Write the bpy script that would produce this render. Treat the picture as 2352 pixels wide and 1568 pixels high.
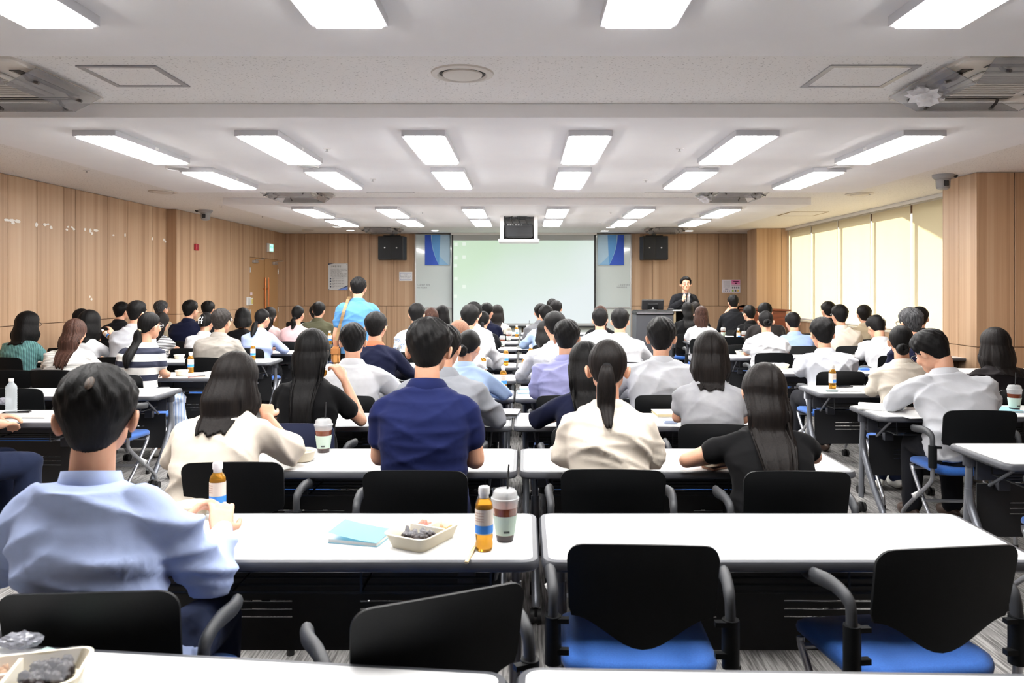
import bpy, bmesh, math, random
import numpy as np
from mathutils import Vector, Matrix, Euler
random.seed(7)
for _o in list(bpy.data.objects): bpy.data.objects.remove(_o)
SC = bpy.context.scene
COL = SC.collection
# ------------------------------------------------------------------ camera
F, CX, CY, EYE = 1750.0, 1205.0, 660.0, 1.53      # focal length and vanishing point in pixels of the 2352x1568 frame
cd = bpy.data.cameras.new('camera'); cam = bpy.data.objects.new('camera', cd); COL.objects.link(cam)
cd.sensor_width = 36; cd.lens = F / 2352 * 36
cd.shift_x = -(CX - 1176) / 2352; cd.shift_y = -(784 - CY) / 2352
cam.location = (0, 0, EYE); cam.rotation_euler = (math.radians(90), 0, 0)
cd.clip_start = 0.05; cd.clip_end = 200
cd.dof.use_dof = True; cd.dof.focus_distance = 6.0; cd.dof.aperture_fstop = 5.6
SC.camera = cam
# ------------------------------------------------------------------ colour management
SC.view_settings.view_transform = 'Standard'; SC.view_settings.look = 'None'
SC.view_settings.gamma = 1; SC.view_settings.use_curve_mapping = False
SC.view_settings.exposure = 0.70
SC.cycles.max_bounces = 7; SC.cycles.diffuse_bounces = 4; SC.cycles.glossy_bounces = 3
SC.cycles.transmission_bounces = 6; SC.cycles.transparent_max_bounces = 8
SC.cycles.caustics_reflective = False; SC.cycles.caustics_refractive = False
SC.cycles.sample_clamp_indirect = 4
# ------------------------------------------------------------------ world and sun
W = bpy.data.worlds.new('sky'); SC.world = W; W.use_nodes = True
_b = W.node_tree.nodes['Background']; _b.inputs[0].default_value = (1.0, .96, .88, 1); _b.inputs[1].default_value = 1.2
sl = bpy.data.lights.new('sun', 'SUN'); so = bpy.data.objects.new('sun', sl); COL.objects.link(so)
sl.energy = 8.5; sl.color = (1.0, .86, .66); sl.angle = math.radians(1.2)
so.rotation_euler = Vector((-1, -.9, -.33)).to_track_quat('-Z', 'Y').to_euler()
so.location = (12, 18, 6)
PANEL = 26.0          # radiance of the ceiling light panels
DOWN = 45.0

def s2l(c):
    r = []
    for v in c:
        v = v / 255.0
        r.append(v / 12.92 if v <= .04045 else ((v + .055) / 1.055) ** 2.4)
    return tuple(r) + (1.0,)
# ------------------------------------------------------------------ materials
MC = {}
def mat(name, rgb=(200, 200, 200), rough=.5, metal=0.0, **k):
    key = name
    if key in MC: return MC[key]
    m = bpy.data.materials.new(name); m.use_nodes = True
    b = m.node_tree.nodes['Principled BSDF']
    b.inputs['Base Color'].default_value = s2l(rgb); b.inputs['Roughness'].default_value = rough
    b.inputs['Metallic'].default_value = metal
    if 'trans' in k: b.inputs['Transmission Weight'].default_value = k['trans']
    if 'ior' in k: b.inputs['IOR'].default_value = k['ior']
    if 'coat' in k: b.inputs['Coat Weight'].default_value = k['coat']
    if 'sheen' in k: b.inputs['Sheen Weight'].default_value = k['sheen']
    if 'sss' in k:
        b.inputs['Subsurface Weight'].default_value = k['sss']; b.inputs['Subsurface Radius'].default_value = (.012, .005, .003)
        b.inputs['Subsurface Scale'].default_value = 1.0
    if 'alpha' in k: b.inputs['Alpha'].default_value = k['alpha']
    if 'spec' in k: b.inputs['Specular IOR Level'].default_value = k['spec']
    MC[key] = m
    return m
def nodes(m): return m.node_tree.nodes, m.node_tree.links, m.node_tree.nodes['Principled BSDF']
def tcoord(m, scale, rot=(0, 0, 0)):
    n, l, b = nodes(m)
    tc = n.new('ShaderNodeTexCoord'); mp = n.new('ShaderNodeMapping')
    mp.inputs['Scale'].default_value = scale; mp.inputs['Rotation'].default_value = rot
    l.new(tc.outputs['Object'], mp.inputs[0]); return mp.outputs[0]
def add_noise(m, rgb2, scale=(8, 8, 8), detail=4, lo=.35, hi=.65, bump=0.0, bscale=None, dist=.002, nscale=1.0):
    n, l, b = nodes(m); base = b.inputs['Base Color'].default_value[:]
    v = tcoord(m, scale); t = n.new('ShaderNodeTexNoise'); t.inputs['Scale'].default_value = nscale; t.inputs['Detail'].default_value = detail
    l.new(v, t.inputs['Vector'])
    r = n.new('ShaderNodeValToRGB'); r.color_ramp.elements[0].position = lo; r.color_ramp.elements[1].position = hi
    r.color_ramp.elements[0].color = base; r.color_ramp.elements[1].color = s2l(rgb2)
    l.new(t.outputs[0], r.inputs[0]); l.new(r.outputs[0], b.inputs['Base Color'])
    if bump:
        t2 = t
        if bscale:
            v2 = tcoord(m, bscale); t2 = n.new('ShaderNodeTexNoise'); t2.inputs['Scale'].default_value = 1; t2.inputs['Detail'].default_value = 3
            l.new(v2, t2.inputs['Vector'])
        bp = n.new('ShaderNodeBump'); bp.inputs['Strength'].default_value = bump; bp.inputs['Distance'].default_value = dist
        l.new(t2.outputs[0], bp.inputs['Height']); l.new(bp.outputs[0], b.inputs['Normal'])
    return m
def emis(name, rgb, strength):
    if name in MC: return MC[name]
    m = bpy.data.materials.new(name); m.use_nodes = True; b = m.node_tree.nodes['Principled BSDF']
    b.inputs['Base Color'].default_value = s2l(rgb); b.inputs['Emission Color'].default_value = s2l(rgb); b.inputs['Emission Strength'].default_value = strength
    MC[name] = m; return m
def wood(name, c1, c2, c3, axis):
    """vertical veneer strips; axis = the horizontal direction along the wall ('x' or 'y')"""
    m = mat(name, c1, .45); n, l, b = nodes(m)
    tc = n.new('ShaderNodeTexCoord'); sp = n.new('ShaderNodeSeparateXYZ'); l.new(tc.outputs['Object'], sp.inputs[0])
    ad = n.new('ShaderNodeMath'); ad.operation = 'ADD'; l.new(sp.outputs['X'], ad.inputs[0]); l.new(sp.outputs['Y'], ad.inputs[1])
    h = ad.outputs[0]
    def strip(freq, seed):
        mu = n.new('ShaderNodeMath'); mu.operation = 'MULTIPLY_ADD'; mu.inputs[1].default_value = freq; mu.inputs[2].default_value = seed; l.new(h, mu.inputs[0])
        fl = n.new('ShaderNodeMath'); fl.operation = 'FLOOR'; l.new(mu.outputs[0], fl.inputs[0])
        wn = n.new('ShaderNodeTexWhiteNoise'); wn.noise_dimensions = '1D'; l.new(fl.outputs[0], wn.inputs['W']); return wn.outputs['Value']
    s1 = strip(9.0, 3.3); s2 = strip(23.0, 9.1)
    cb = n.new('ShaderNodeCombineXYZ'); 
    mz = n.new('ShaderNodeMath'); mz.operation = 'MULTIPLY'; mz.inputs[1].default_value = .8; l.new(sp.outputs['Z'], mz.inputs[0])
    mh = n.new('ShaderNodeMath'); mh.operation = 'MULTIPLY'; mh.inputs[1].default_value = 75; l.new(h, mh.inputs[0])
    l.new(mh.outputs[0], cb.inputs[0]); l.new(mz.outputs[0], cb.inputs[2])
    ns = n.new('ShaderNodeTexNoise'); ns.inputs['Scale'].default_value = 1; ns.inputs['Detail'].default_value = 5; l.new(cb.outputs[0], ns.inputs['Vector'])
    a1 = n.new('ShaderNodeMath'); a1.operation = 'MULTIPLY_ADD'; a1.inputs[1].default_value = .40; l.new(s1, a1.inputs[0])
    a2 = n.new('ShaderNodeMath'); a2.operation = 'MULTIPLY'; a2.inputs[1].default_value = .22; l.new(s2, a2.inputs[0]); l.new(a2.outputs[0], a1.inputs[2])
    a3 = n.new('ShaderNodeMath'); a3.operation = 'MULTIPLY_ADD'; a3.inputs[1].default_value = .55; l.new(ns.outputs[0], a3.inputs[0]); l.new(a1.outputs[0], a3.inputs[2])
    r = n.new('ShaderNodeValToRGB'); e = r.color_ramp.elements; e[0].position = .28; e[1].position = .88; e[0].color = s2l(c2); e[1].color = s2l(c3)
    mid = r.color_ramp.elements.new(.58); mid.color = s2l(c1)
    l.new(a3.outputs[0], r.inputs[0]); l.new(r.outputs[0], b.inputs['Base Color'])
    return m
WOOD = wood('oak_veneer', (182, 150, 120), (160, 127, 98), (197, 167, 138), 'x')
M_joint = mat('dark_joint', (96, 68, 46), .8)
M_ceil = add_noise(mat('ceiling_paint', (247, 247, 249), .9), (244, 244, 247), (2, 2, 2))
def tile_mat():
    m = mat('mineral_tile', (214, 213, 212), .95); n, l, b = nodes(m)
    v = tcoord(m, (55, 110, 1)); t = n.new('ShaderNodeTexNoise'); t.inputs['Scale'].default_value = 1; t.inputs['Detail'].default_value = 2; l.new(v, t.inputs['Vector'])
    r = n.new('ShaderNodeValToRGB'); e = r.color_ramp.elements; e[0].position = .30; e[1].position = .37; e[0].color = s2l((165, 163, 163)); e[1].color = s2l((240, 239, 238))
    l.new(t.outputs[0], r.inputs[0]); l.new(r.outputs[0], b.inputs['Base Color'])
    bp = n.new('ShaderNodeBump'); bp.inputs['Strength'].default_value = .25; bp.inputs['Distance'].default_value = .003
    l.new(r.outputs[0], bp.inputs['Height']); l.new(bp.outputs[0], b.inputs['Normal']); return m
M_tile = tile_mat()
def carpet_mat():
    m = mat('striped_carpet_tile', (112, 112, 112), .95); n, l, b = nodes(m)
    tc = n.new('ShaderNodeTexCoord'); ck = n.new('ShaderNodeTexChecker'); ck.inputs['Scale'].default_value = 2.0
    l.new(tc.outputs['Object'], ck.inputs['Vector'])
    v1 = tcoord(m, (110, 5, 1)); v2 = tcoord(m, (5, 110, 1)); mx = n.new('ShaderNodeMix'); mx.data_type = 'VECTOR'
    l.new(ck.outputs['Fac'], mx.inputs[0]); l.new(v1, mx.inputs[4]); l.new(v1, mx.inputs[5])
    t = n.new('ShaderNodeTexNoise'); t.inputs['Scale'].default_value = 1; t.inputs['Detail'].default_value = 3; l.new(mx.outputs[1], t.inputs['Vector'])
    r = n.new('ShaderNodeValToRGB'); e = r.color_ramp.elements; e[0].position = .38; e[1].position = .62; e[0].color = s2l((96, 94, 93)); e[1].color = s2l((158, 156, 154))
    l.new(t.outputs[0], r.inputs[0])
    mm = n.new('ShaderNodeMix'); mm.data_type = 'RGBA'; mm.blend_type = 'MULTIPLY'; mm.inputs[0].default_value = 1
    rr = n.new('ShaderNodeValToRGB'); rr.color_ramp.elements[0].color = (.82, .82, .82, 1); rr.color_ramp.elements[1].color = (1, 1, 1, 1)
    l.new(ck.outputs['Fac'], rr.inputs[0]); l.new(r.outputs[0], mm.inputs[6]); l.new(rr.outputs[0], mm.inputs[7]); l.new(mm.outputs[2], b.inputs['Base Color'])
    bp = n.new('ShaderNodeBump'); bp.inputs['Strength'].default_value = .5; bp.inputs['Distance'].default_value = .004
    l.new(t.outputs[0], bp.inputs['Height']); l.new(bp.outputs[0], b.inputs['Normal']); return m
M_carpet = carpet_mat()
M_white = mat('white_laminate', (240, 241, 242), .32)
M_edge = mat('grey_edge_band', (72, 74, 80), .45)
M_dark = mat('black_metal', (38, 39, 42), .5)
M_panelgrey = mat('dark_grey_sheet', (62, 64, 72), .5)
M_plastic = add_noise(mat('black_plastic', (18, 20, 22), .5, spec=.22), (15, 17, 19), (200, 200, 200), bump=.25, dist=.0006)
M_arm = mat('charcoal_armrest', (52, 54, 58), .55)
M_chrome = mat('silver_tube', (176, 178, 184), .28, .85)
M_leg = mat('grey_painted_leg', (126, 129, 137), .35, .55)
M_blue = add_noise(mat('blue_seat_fabric', (30, 92, 172), .85, sheen=.2), (24, 80, 156), (260, 260, 260), bump=.3, dist=.001)
M_rubber = mat('black_rubber', (30, 30, 31), .6)
M_wplastic = mat('white_plastic', (232, 232, 232), .4)
M_black = mat('matte_black', (24, 25, 28), .55)
M_glass = mat('clear_plastic', (245, 248, 248), .06, trans=1.0, ior=1.3)
# ------------------------------------------------------------------ mesh helpers
def link(o, parent=None):
    COL.objects.link(o)
    if parent: o.parent = parent
    return o
def tag(o, label=None, cat=None, group=None, kind=None):
    if label: o['label'] = label
    if cat: o['category'] = cat
    if group: o['group'] = group
    if kind: o['kind'] = kind
    return o
def empty(name, loc=(0, 0, 0), rz=0.0, label=None, cat=None, group=None):
    o = bpy.data.objects.new(name, None); o.location = loc; o.rotation_euler = (0, 0, rz); o.empty_display_size = .1
    link(o); return tag(o, label, cat, group)
def fin(name, bm, m, parent=None, smooth=None, kind=None):
    """smooth = angle in degrees, or None for flat"""
    bmesh.ops.recalc_face_normals(bm, faces=bm.faces[:])
    me = bpy.data.meshes.new(name); bm.to_mesh(me); bm.free()
    for x in (m if isinstance(m, (list, tuple)) else [m]): me.materials.append(x)
    if smooth:
        me.polygons.foreach_set('use_smooth', [True] * len(me.polygons))
        me.set_sharp_from_angle(angle=math.radians(smooth))
    o = bpy.data.objects.new(name, me); link(o, parent)
    if kind: o['kind'] = kind
    return o
def B(): return bmesh.new()
def box(bm, x0, x1, y0, y1, z0, z1, bev=0.0, mi=0, seg=1, M=None):
    r = bmesh.ops.create_cube(bm, size=1.0); vs = r['verts']
    for v in vs: v.co = Vector(((x0 + x1) / 2 + v.co.x * (x1 - x0), (y0 + y1) / 2 + v.co.y * (y1 - y0), (z0 + z1) / 2 + v.co.z * (z1 - z0)))
    fs = list({f for v in vs for f in v.link_faces})
    for f in fs: f.material_index = mi
    if bev:
        es = list({e for v in vs for e in v.link_edges})
        r = bmesh.ops.bevel(bm, geom=es, offset=bev, segments=seg, affect='EDGES', clamp_overlap=True)
        vs = list({v for f in r['faces'] for v in f.verts} | {v for v in vs if v.is_valid})
        for f in r['faces']: f.material_index = mi
    if M: 
        for v in vs: v.co = M @ v.co
    return vs
def tube(bm, pts, r, seg=10, caps=True, mi=0, flat=1.0):
    pts = [Vector(p) for p in pts]; n = len(pts); rs = r if isinstance(r, (list, tuple)) else [r] * n
    rings = []; t0 = (pts[1] - pts[0]).normalized(); up = Vector((0, 0, 1)) if abs(t0.z) < .9 else Vector((1, 0, 0))
    nx = t0.cross(up).normalized()
    for i, p in enumerate(pts):
        t = (pts[min(i + 1, n - 1)] - pts[max(i - 1, 0)]).normalized()
        nx = (nx - t * nx.dot(t)).normalized(); ny = t.cross(nx)
        rings.append([bm.verts.new(p + (nx * math.cos(a) + ny * math.sin(a) * flat) * rs[i]) for a in [2 * math.pi * k / seg for k in range(seg)]])
    for i in range(n - 1):
        for k in range(seg):
            f = bm.faces.new((rings[i][k], rings[i][(k + 1) % seg], rings[i + 1][(k + 1) % seg], rings[i + 1][k])); f.material_index = mi
    if caps:
        for rr in (rings[0][::-1], rings[-1]): f = bm.faces.new(rr); f.material_index = mi
    return rings
def arc(pts, n=6):
    """Catmull-Rom smoothing"""
    pts = [Vector(p) for p in pts]; out = []
    for i in range(len(pts) - 1):
        p0, p1, p2, p3 = pts[max(i - 1, 0)], pts[i], pts[i + 1], pts[min(i + 2, len(pts) - 1)]
        for k in range(n):
            t = k / n
            out.append(.5 * ((2 * p1) + (p2 - p0) * t + (2 * p0 - 5 * p1 + 4 * p2 - p3) * t * t + (3 * p1 - p0 - 3 * p2 + p3) * t ** 3))
    out.append(pts[-1]); return out
def lathe(bm, prof, seg=20, c=(0, 0, 0), mi=0, sx=1.0, sy=1.0):
    rings = []
    for (r, z) in prof:
        if r < 1e-6: rings.append([bm.verts.new((c[0], c[1], c[2] + z))])
        else: rings.append([bm.verts.new((c[0] + r * sx * math.cos(2 * math.pi * k / seg), c[1] + r * sy * math.sin(2 * math.pi * k / seg), c[2] + z)) for k in range(seg)])
    for a, b in zip(rings[:-1], rings[1:]):
        for k in range(seg):
            k2 = (k + 1) % seg
            if len(a) == 1 and len(b) == 1: continue
            if len(a) == 1: f = bm.faces.new((a[0], b[k], b[k2]))
            elif len(b) == 1: f = bm.faces.new((a[k], a[k2], b[0]))
            else: f = bm.faces.new((a[k], a[k2], b[k2], b[k]))
            f.material_index = mi
    return rings
def rrect(w, d, r, n=5):
    out = []
    for cx, cy, a0 in ((w / 2 - r, d / 2 - r, 0), (-w / 2 + r, d / 2 - r, 90), (-w / 2 + r, -d / 2 + r, 180), (w / 2 - r, -d / 2 + r, 270)):
        for k in range(n + 1):
            a = math.radians(a0 + 90 * k / n); out.append((cx + r * math.cos(a), cy + r * math.sin(a)))
    return out
def loops(bm, rings, close=True, cap=True, mi=0):
    R = [[bm.verts.new(p) for p in ring] for ring in rings]; n = len(R[0])
    for a, b in zip(R[:-1], R[1:]):
        for k in range(n):
            f = bm.faces.new((a[k], a[(k + 1) % n], b[(k + 1) % n], b[k])); f.material_index = mi
    if cap:
        f = bm.faces.new(R[0][::-1]); f.material_index = mi; f = bm.faces.new(R[-1]); f.material_index = mi
    return R
def copy_tree(o, parent=None):
    c = o.copy(); COL.objects.link(c)
    if parent: c.parent = parent
    for ch in KIDS.get(o.name, ()): copy_tree(ch, c)
    return c
KIDS = {}
def register(o):
    """remember the children of a prototype once, so that copying never scans the scene"""
    for ch in o.children: KIDS.setdefault(o.name, []).append(ch); register(ch)
def P(px, py, z):
    """a point of the photograph known to lie at height z"""
    Y = F * (EYE - z) / (py - CY); return ((px - CX) * Y / F, Y)
def PX(px, Y): return (px - CX) * Y / F
def PZ(py, Y): return EYE - (py - CY) * Y / F
# ------------------------------------------------------------------ room shell
ZC, ZL = EYE + 1.295, EYE + 1.194          # tiled ceiling, dropped bays
YF, YB = 18.3, -2.6                          # front wall (with the screen), wall behind the camera
XL, XR = -5.75, 5.80
def slab(name, x0, x1, y0, y1, z0, z1, m, kind='structure', parent=None):
    bm = B(); box(bm, x0, x1, y0, y1, z0, z1); o = fin(name, bm, m, parent)
    if kind and not parent: o['kind'] = kind
    return o
fl = slab('floor', XL - .4, XR + .5, YB - .2, YF + .2, -.1, 0, M_carpet)
ce = slab('ceiling', XL - .4, XR + .5, YB - .2, YF + .2, ZC, ZC + .12, M_tile)
# dropped plaster bays of the ceiling, each its own slab
for (y0, y1) in ((-1.7, 3.94), (5.36, 9.58), (11.0, 15.0)):
    bm = B(); box(bm, -4.36, 4.14, y0, y1, ZL, ZC, .004); fin('ceiling_bay', bm, M_ceil, ce)
wf = slab('wall_front', XL - .4, XR + .5, YF + .02, YF + .2, 0, ZC, M_joint)
wl = slab('wall_left', XL - .4, XL - .02, 12.6, YF + .02, 0, ZC, M_joint)
bm = B(); box(bm, -6.2, -5.93, YB, 12.6, 0, ZC); fin('wall_section', bm, M_joint, wl)
wb = slab('wall_back', XL - .4, XR + .5, YB - .2, YB, 0, ZC, mat('plain_wall', (214, 206, 196), .8))
wr = slab('wall_right', XR + .02, XR + .25, YB, 8.55, 0, ZC, M_joint)
bm = B(); box(bm, XR + .02, XR + .25, 8.55, YF + .1, 0, .84); fin('sill_wall', bm, M_joint, wr)
bm = B(); box(bm, XR + .02, XR + .25, 16.9, YF + .1, .84, ZC); fin('wall_section', bm, M_joint, wr)
def panel(parent, a0, a1, z0, z1, plane, pos, out, name='wood_panel', g=.004, m=None, th=.018):
    """plane 'x': panel lies in a plane of constant y (front wall); 'y': constant x"""
    bm = B()
    if plane == 'x': box(bm, a0 + g, a1 - g, min(pos, pos + out * th), max(pos, pos + out * th), z0 + g, z1 - g, .002)
    else: box(bm, min(pos, pos + out * th), max(pos, pos + out * th), a0 + g, a1 - g, z0 + g, z1 - g, .002)
    return fin(name, bm, m or WOOD, parent)
SEAM = 1.085
# front wall: upper and lower veneer panels
fx = [PX(v, YF) for v in (649, 699.5, 754, 799.6, 848.8, 904.9, 955)]
fx[0] = XL
for a, b in zip(fx[:-1], fx[1:]): panel(wf, a, b, SEAM, ZC, 'x', YF + .02, -1)
fx2 = [PX(v, YF) for v in (1448, 1498.7, 1554.9, 1602, 1651, 1706.6)] + [XR]
for a, b in zip(fx2[:-1], fx2[1:]): panel(wf, a, b, SEAM, ZC, 'x', YF + .02, -1)
lowx = [XL] + [PX(v, YF) for v in (724, 796, 887, 955)]
for a, b in zip(lowx[:-1], lowx[1:]): panel(wf, a, b, 0, SEAM, 'x', YF + .02, -1)
lowx = [PX(v, YF) for v in (1448, 1521, 1594, 1667)] + [XR]
for a, b in zip(lowx[:-1], lowx[1:]): panel(wf, a, b, 0, SEAM, 'x', YF + .02, -1)
# left wall, near stretch and far stretch with its return
ly = [-2.6, -1.4, -.2, 1.0, 2.2, 3.4, 4.6, 5.8, 6.9, 7.7, 8.2, 8.72, 9.24, 9.78, 10.03, 10.8, 11.34, 12.1, 12.6]
for a, b in zip(ly[:-1], ly[1:]): panel(wl, a, b, SEAM, ZC, 'y', -5.93, 1)
ly2 = [-2.6, -1, .6, 2.2, 3.8, 5.4, 7.0, 8.45, 9.1, 9.85, 10.55, 11.2, 12.0, 12.6]
for a, b in zip(ly2[:-1], ly2[1:]): panel(wl, a, b, 0, SEAM, 'y', -5.93, 1)
for z0, z1 in ((0, SEAM), (SEAM, ZC)): panel(wl, -5.93, XL, z0, z1, 'x', 12.6, -1)
DY0, DY1 = 15.95, 17.75                       # the double door in the left wall
ly3 = [12.6, 14.0, 14.9, DY0]
for a, b in zip(ly3[:-1], ly3[1:]):
    panel(wl, a, b, SEAM, ZC, 'y', XL - .02, 1); panel(wl, a, b, 0, SEAM, 'y', XL - .02, 1)
panel(wl, DY0, DY1, 2.17, ZC, 'y', XL - .02, 1)
panel(wl, DY1, YF, 0, SEAM, 'y', XL - .02, 1); panel(wl, DY1, YF, SEAM, ZC, 'y', XL - .02, 1)
# right wall panels near the camera (outside the frame, keeps the room closed)
ry = [-2.6, -.8, 1.0, 2.8, 4.6, 6.4, 8.55]
for a, b in zip(ry[:-1], ry[1:]): panel(wr, a, b, 0, .85, 'y', XR + .02, -1); panel(wr, a, b, .85, ZC, 'y', XR + .02, -1)
wy = [9.25, 10.1, 11.4, 12.7, 14.0, 15.3, 16.66, 17.36, 18.3]
for a, b in zip(wy[:-1], wy[1:]): panel(wr, a, b, 0, .85, 'y', XR + .02, -1)
panel(wr, 17.36, 18.3, .85, ZC, 'y', XR + .02, -1)
# two wood-clad columns on the window side
def column(name, y0, y1, seams_x, x0=5.07, sea=.86):
    c = slab(name, x0 + .02, XR + .02, y0 + .02, y1 - .02, 0, ZC, M_joint)
    xs = [x0] + seams_x + [XR + .02]
    for a, b in zip(xs[:-1], xs[1:]):
        panel(c, a, b, sea, ZC, 'x', y0 + .02, -1); panel(c, a, b, 0, sea, 'x', y0 + .02, -1)
    for a, b in ((y0, (y0 + y1) / 2), ((y0 + y1) / 2, y1)):
        panel(c, a, b, sea, ZC, 'y', x0 + .02, -1); panel(c, a, b, 0, sea, 'y', x0 + .02, -1)
    return c
column('column_near', 8.55, 9.25, [5.50]); column('column_far', 16.66, 17.36, [5.62])
# skirting
M_skirt = mat('dark_skirting', (70, 52, 40), .5)
slab('baseboard_front', XL, XR, YF - .012, YF + .003, 0, .08, M_skirt)
slab('baseboard_left', XL - .003, XL + .012, 12.6, DY0, 0, .08, M_skirt)
slab('baseboard_right', XR - .012, XR + .003, 9.25, 16.66, 0, .08, M_skirt)
# ---- double door
def door(name, y0, y1, hy, ajar):
    d = slab(name, XL - .045, XL - .002, y0 + .004, y1 - .004, .01, 2.165, mat('door_laminate', (176, 136, 92), .4))
    if ajar: d.data.transform(Matrix.Translation((XL, y1, 0)) @ Matrix.Rotation(math.radians(-ajar), 4, 'Z') @ Matrix.Translation((-XL, -y1, 0)))
    bm = B(); X = XL + .05
    tube(bm, [(X, hy, .75), (X, hy, 1.75)], .016, 12)
    for z in (.95, 1.5): tube(bm, [(X, hy, z), (XL - .002, hy, z)], .009, 8)
    h = fin('pull_handle', bm, mat('copper_handle', (196, 122, 74), .3, .8), d, 40)
    bm = B(); yc = y0 + (.25 if hy > (y0 + y1) / 2 else .62)
    box(bm, XL, XL + .05, yc - .12, yc + .12, 2.05, 2.11, .006); tube(bm, [(XL + .03, yc, 2.12), (XL + .16, yc + .2, 2.14), (XL + .02, yc + .42, 2.16)], .008, 6)
    fin('door_closer', bm, mat('steel', (190, 190, 192), .3, .8), d, 40)
    for z in (.25, 1.02, 1.9):
        bm = B(); e = y0 if hy > (y0 + y1) / 2 else y1
        tube(bm, [(XL + .008, e, z - .05), (XL + .008, e, z + .05)], .01, 8); fin('hinge', bm, mat('steel'), d, 40)
    return d
ym = (DY0 + DY1) / 2
door('door_1', DY0, ym - .02, ym - .10, 0); door('door_2', ym + .02, DY1, ym + .12, 0)
slab('door_gap_backing', XL - .10, XL - .06, DY0, DY1, 0, 2.17, M_black)
bpy.data.objects['door_gap_backing'].name = 'door_gap_shade'  # black sheet put in for the shade of the door gap, no further door
# ---- windows on the right: frames, panes, sill, blinds
M_frame = mat('brown_aluminium', (92, 62, 44), .5)
def pane_mat():
    m = bpy.data.materials.new('window_glass'); m.use_nodes = True; n, l, b = nodes(m); n.remove(b)
    t = n.new('ShaderNodeBsdfTransparent'); t.inputs[0].default_value = (.93, .96, .95, 1); g = n.new('ShaderNodeBsdfGlossy'); g.inputs['Roughness'].default_value = .02
    mx = n.new('ShaderNodeMixShader'); mx.inputs[0].default_value = .06; l.new(t.outputs[0], mx.inputs[1]); l.new(g.outputs[0], mx.inputs[2]); l.new(mx.outputs[0], n['Material Output'].inputs[0]); return m
M_pane = pane_mat()
BL = 1.32; Y0 = 9.25
edges = [16.66, 15.33, 14.01, 12.69, 11.37, 10.05, 9.25]
wi = 0
for a, b in zip(edges[1:], edges[:-1]):
    wi += 1; w = empty('window_%d' % wi); w['kind'] = 'structure'
    bm = B(); X0, X1 = XR + .10, XR + .16
    for y in (a, b): box(bm, X0, X1, y - .022, y + .022, .84, ZC)
    for z0, z1 in ((.84, .89), (ZC - .16, ZC)): box(bm, X0, X1, a + .022, b - .022, z0, z1)
    fin('window_frame', bm, M_frame, w)
    bm = B(); box(bm, XR + .12, XR + .126, a + .022, b - .022, .89, ZC - .05); fin('pane', bm, M_pane, w)
slab('trim_1', XR - .03, XR + .12, 9.25, 16.66, .82, .85, mat('sill_stone', (214, 206, 190), .4))
def blind_mat():
    m = bpy.data.materials.new('cream_blind_fabric'); m.use_nodes = True; n, l, b = nodes(m); n.remove(b)
    d = n.new('ShaderNodeBsdfDiffuse'); d.inputs[0].default_value = s2l((226, 216, 192)); t = n.new('ShaderNodeBsdfTranslucent'); t.inputs[0].default_value = s2l((250, 232, 196))
    mx = n.new('ShaderNodeMixShader'); mx.inputs[0].default_value = .5
    l.new(d.outputs[0], mx.inputs[1]); l.new(t.outputs[0], mx.inputs[2]); l.new(mx.outputs[0], n['Material Output'].inputs[0])
    return m
M_blind = blind_mat()
names = ['cream roller blind beside the far wood column, farthest down the room', 'cream roller blind second from the far wood column',
         'cream roller blind third from the far wood column, lit from behind', 'cream roller blind fourth from the far column, top edge in shade',
         'cream roller blind partly in shade, next but one to the near column', 'cream roller blind tucked behind the near wood column']
for i, (a, b) in enumerate(zip(edges[1:], edges[:-1])):
    r = empty('roller_blind', (XR - .03, (a + b) / 2, .87), 0, names[i], 'blind', 'cream roller blinds along the windows')
    hw = (b - a) / 2 - .022; bm = B()
    ny = 8
    top = ZC - .07 - .87
    vs = [[bm.verts.new((.006 * math.sin(k * 2.1 + i), -hw + 2 * hw * k / ny, z)) for k in range(ny + 1)] for z in (.02, .6, 1.2, top)]
    for q in range(3):
        for k in range(ny): bm.faces.new((vs[q][k], vs[q][k + 1], vs[q + 1][k + 1], vs[q + 1][k]))
    fin('fabric', bm, M_blind, r, 60)
    bm = B(); box(bm, -.012, .012, -hw, hw, 0, .03, .004); fin('bottom_bar', bm, M_wplastic, r)
    bm = B(); tube(bm, [(0, -hw, top + .02), (0, hw, top + .02)], .022, 10); fin('roller_tube', bm, mat('blind_tube', (205, 198, 182), .6), r, 40)
    bm = B(); tube(bm, [(-.02, hw + .012, .15), (-.02, hw + .012, top)], .0035, 6); box(bm, -.03, -.012, hw + .004, hw + .02, .12, .17); fin('pull_chain', bm, M_wplastic, r)
bm = B(); box(bm, XR - .10, XR - .085, 9.25, 16.66, ZC - .055, ZC, .003); o = fin('trim_2', bm, M_wplastic); o['kind'] = 'structure'
# unseen slab added outside, its end shaped to cast slanting shade on the blinds
bm = B(); box(bm, XR + .25, XR + 2.3, 2.0, 12.3, ZC + .02, ZC + .2); o = fin('exterior_sun_blocker', bm, mat('sun_blocker_grey', (150, 150, 146), .9)); o['kind'] = 'structure'
bm = B(); box(bm, XR + .26, 60, -30, 60, -6.3, -6); o = fin('ground', bm, mat('pavement', (170, 168, 160), .9)); o['kind'] = 'structure'
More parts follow.
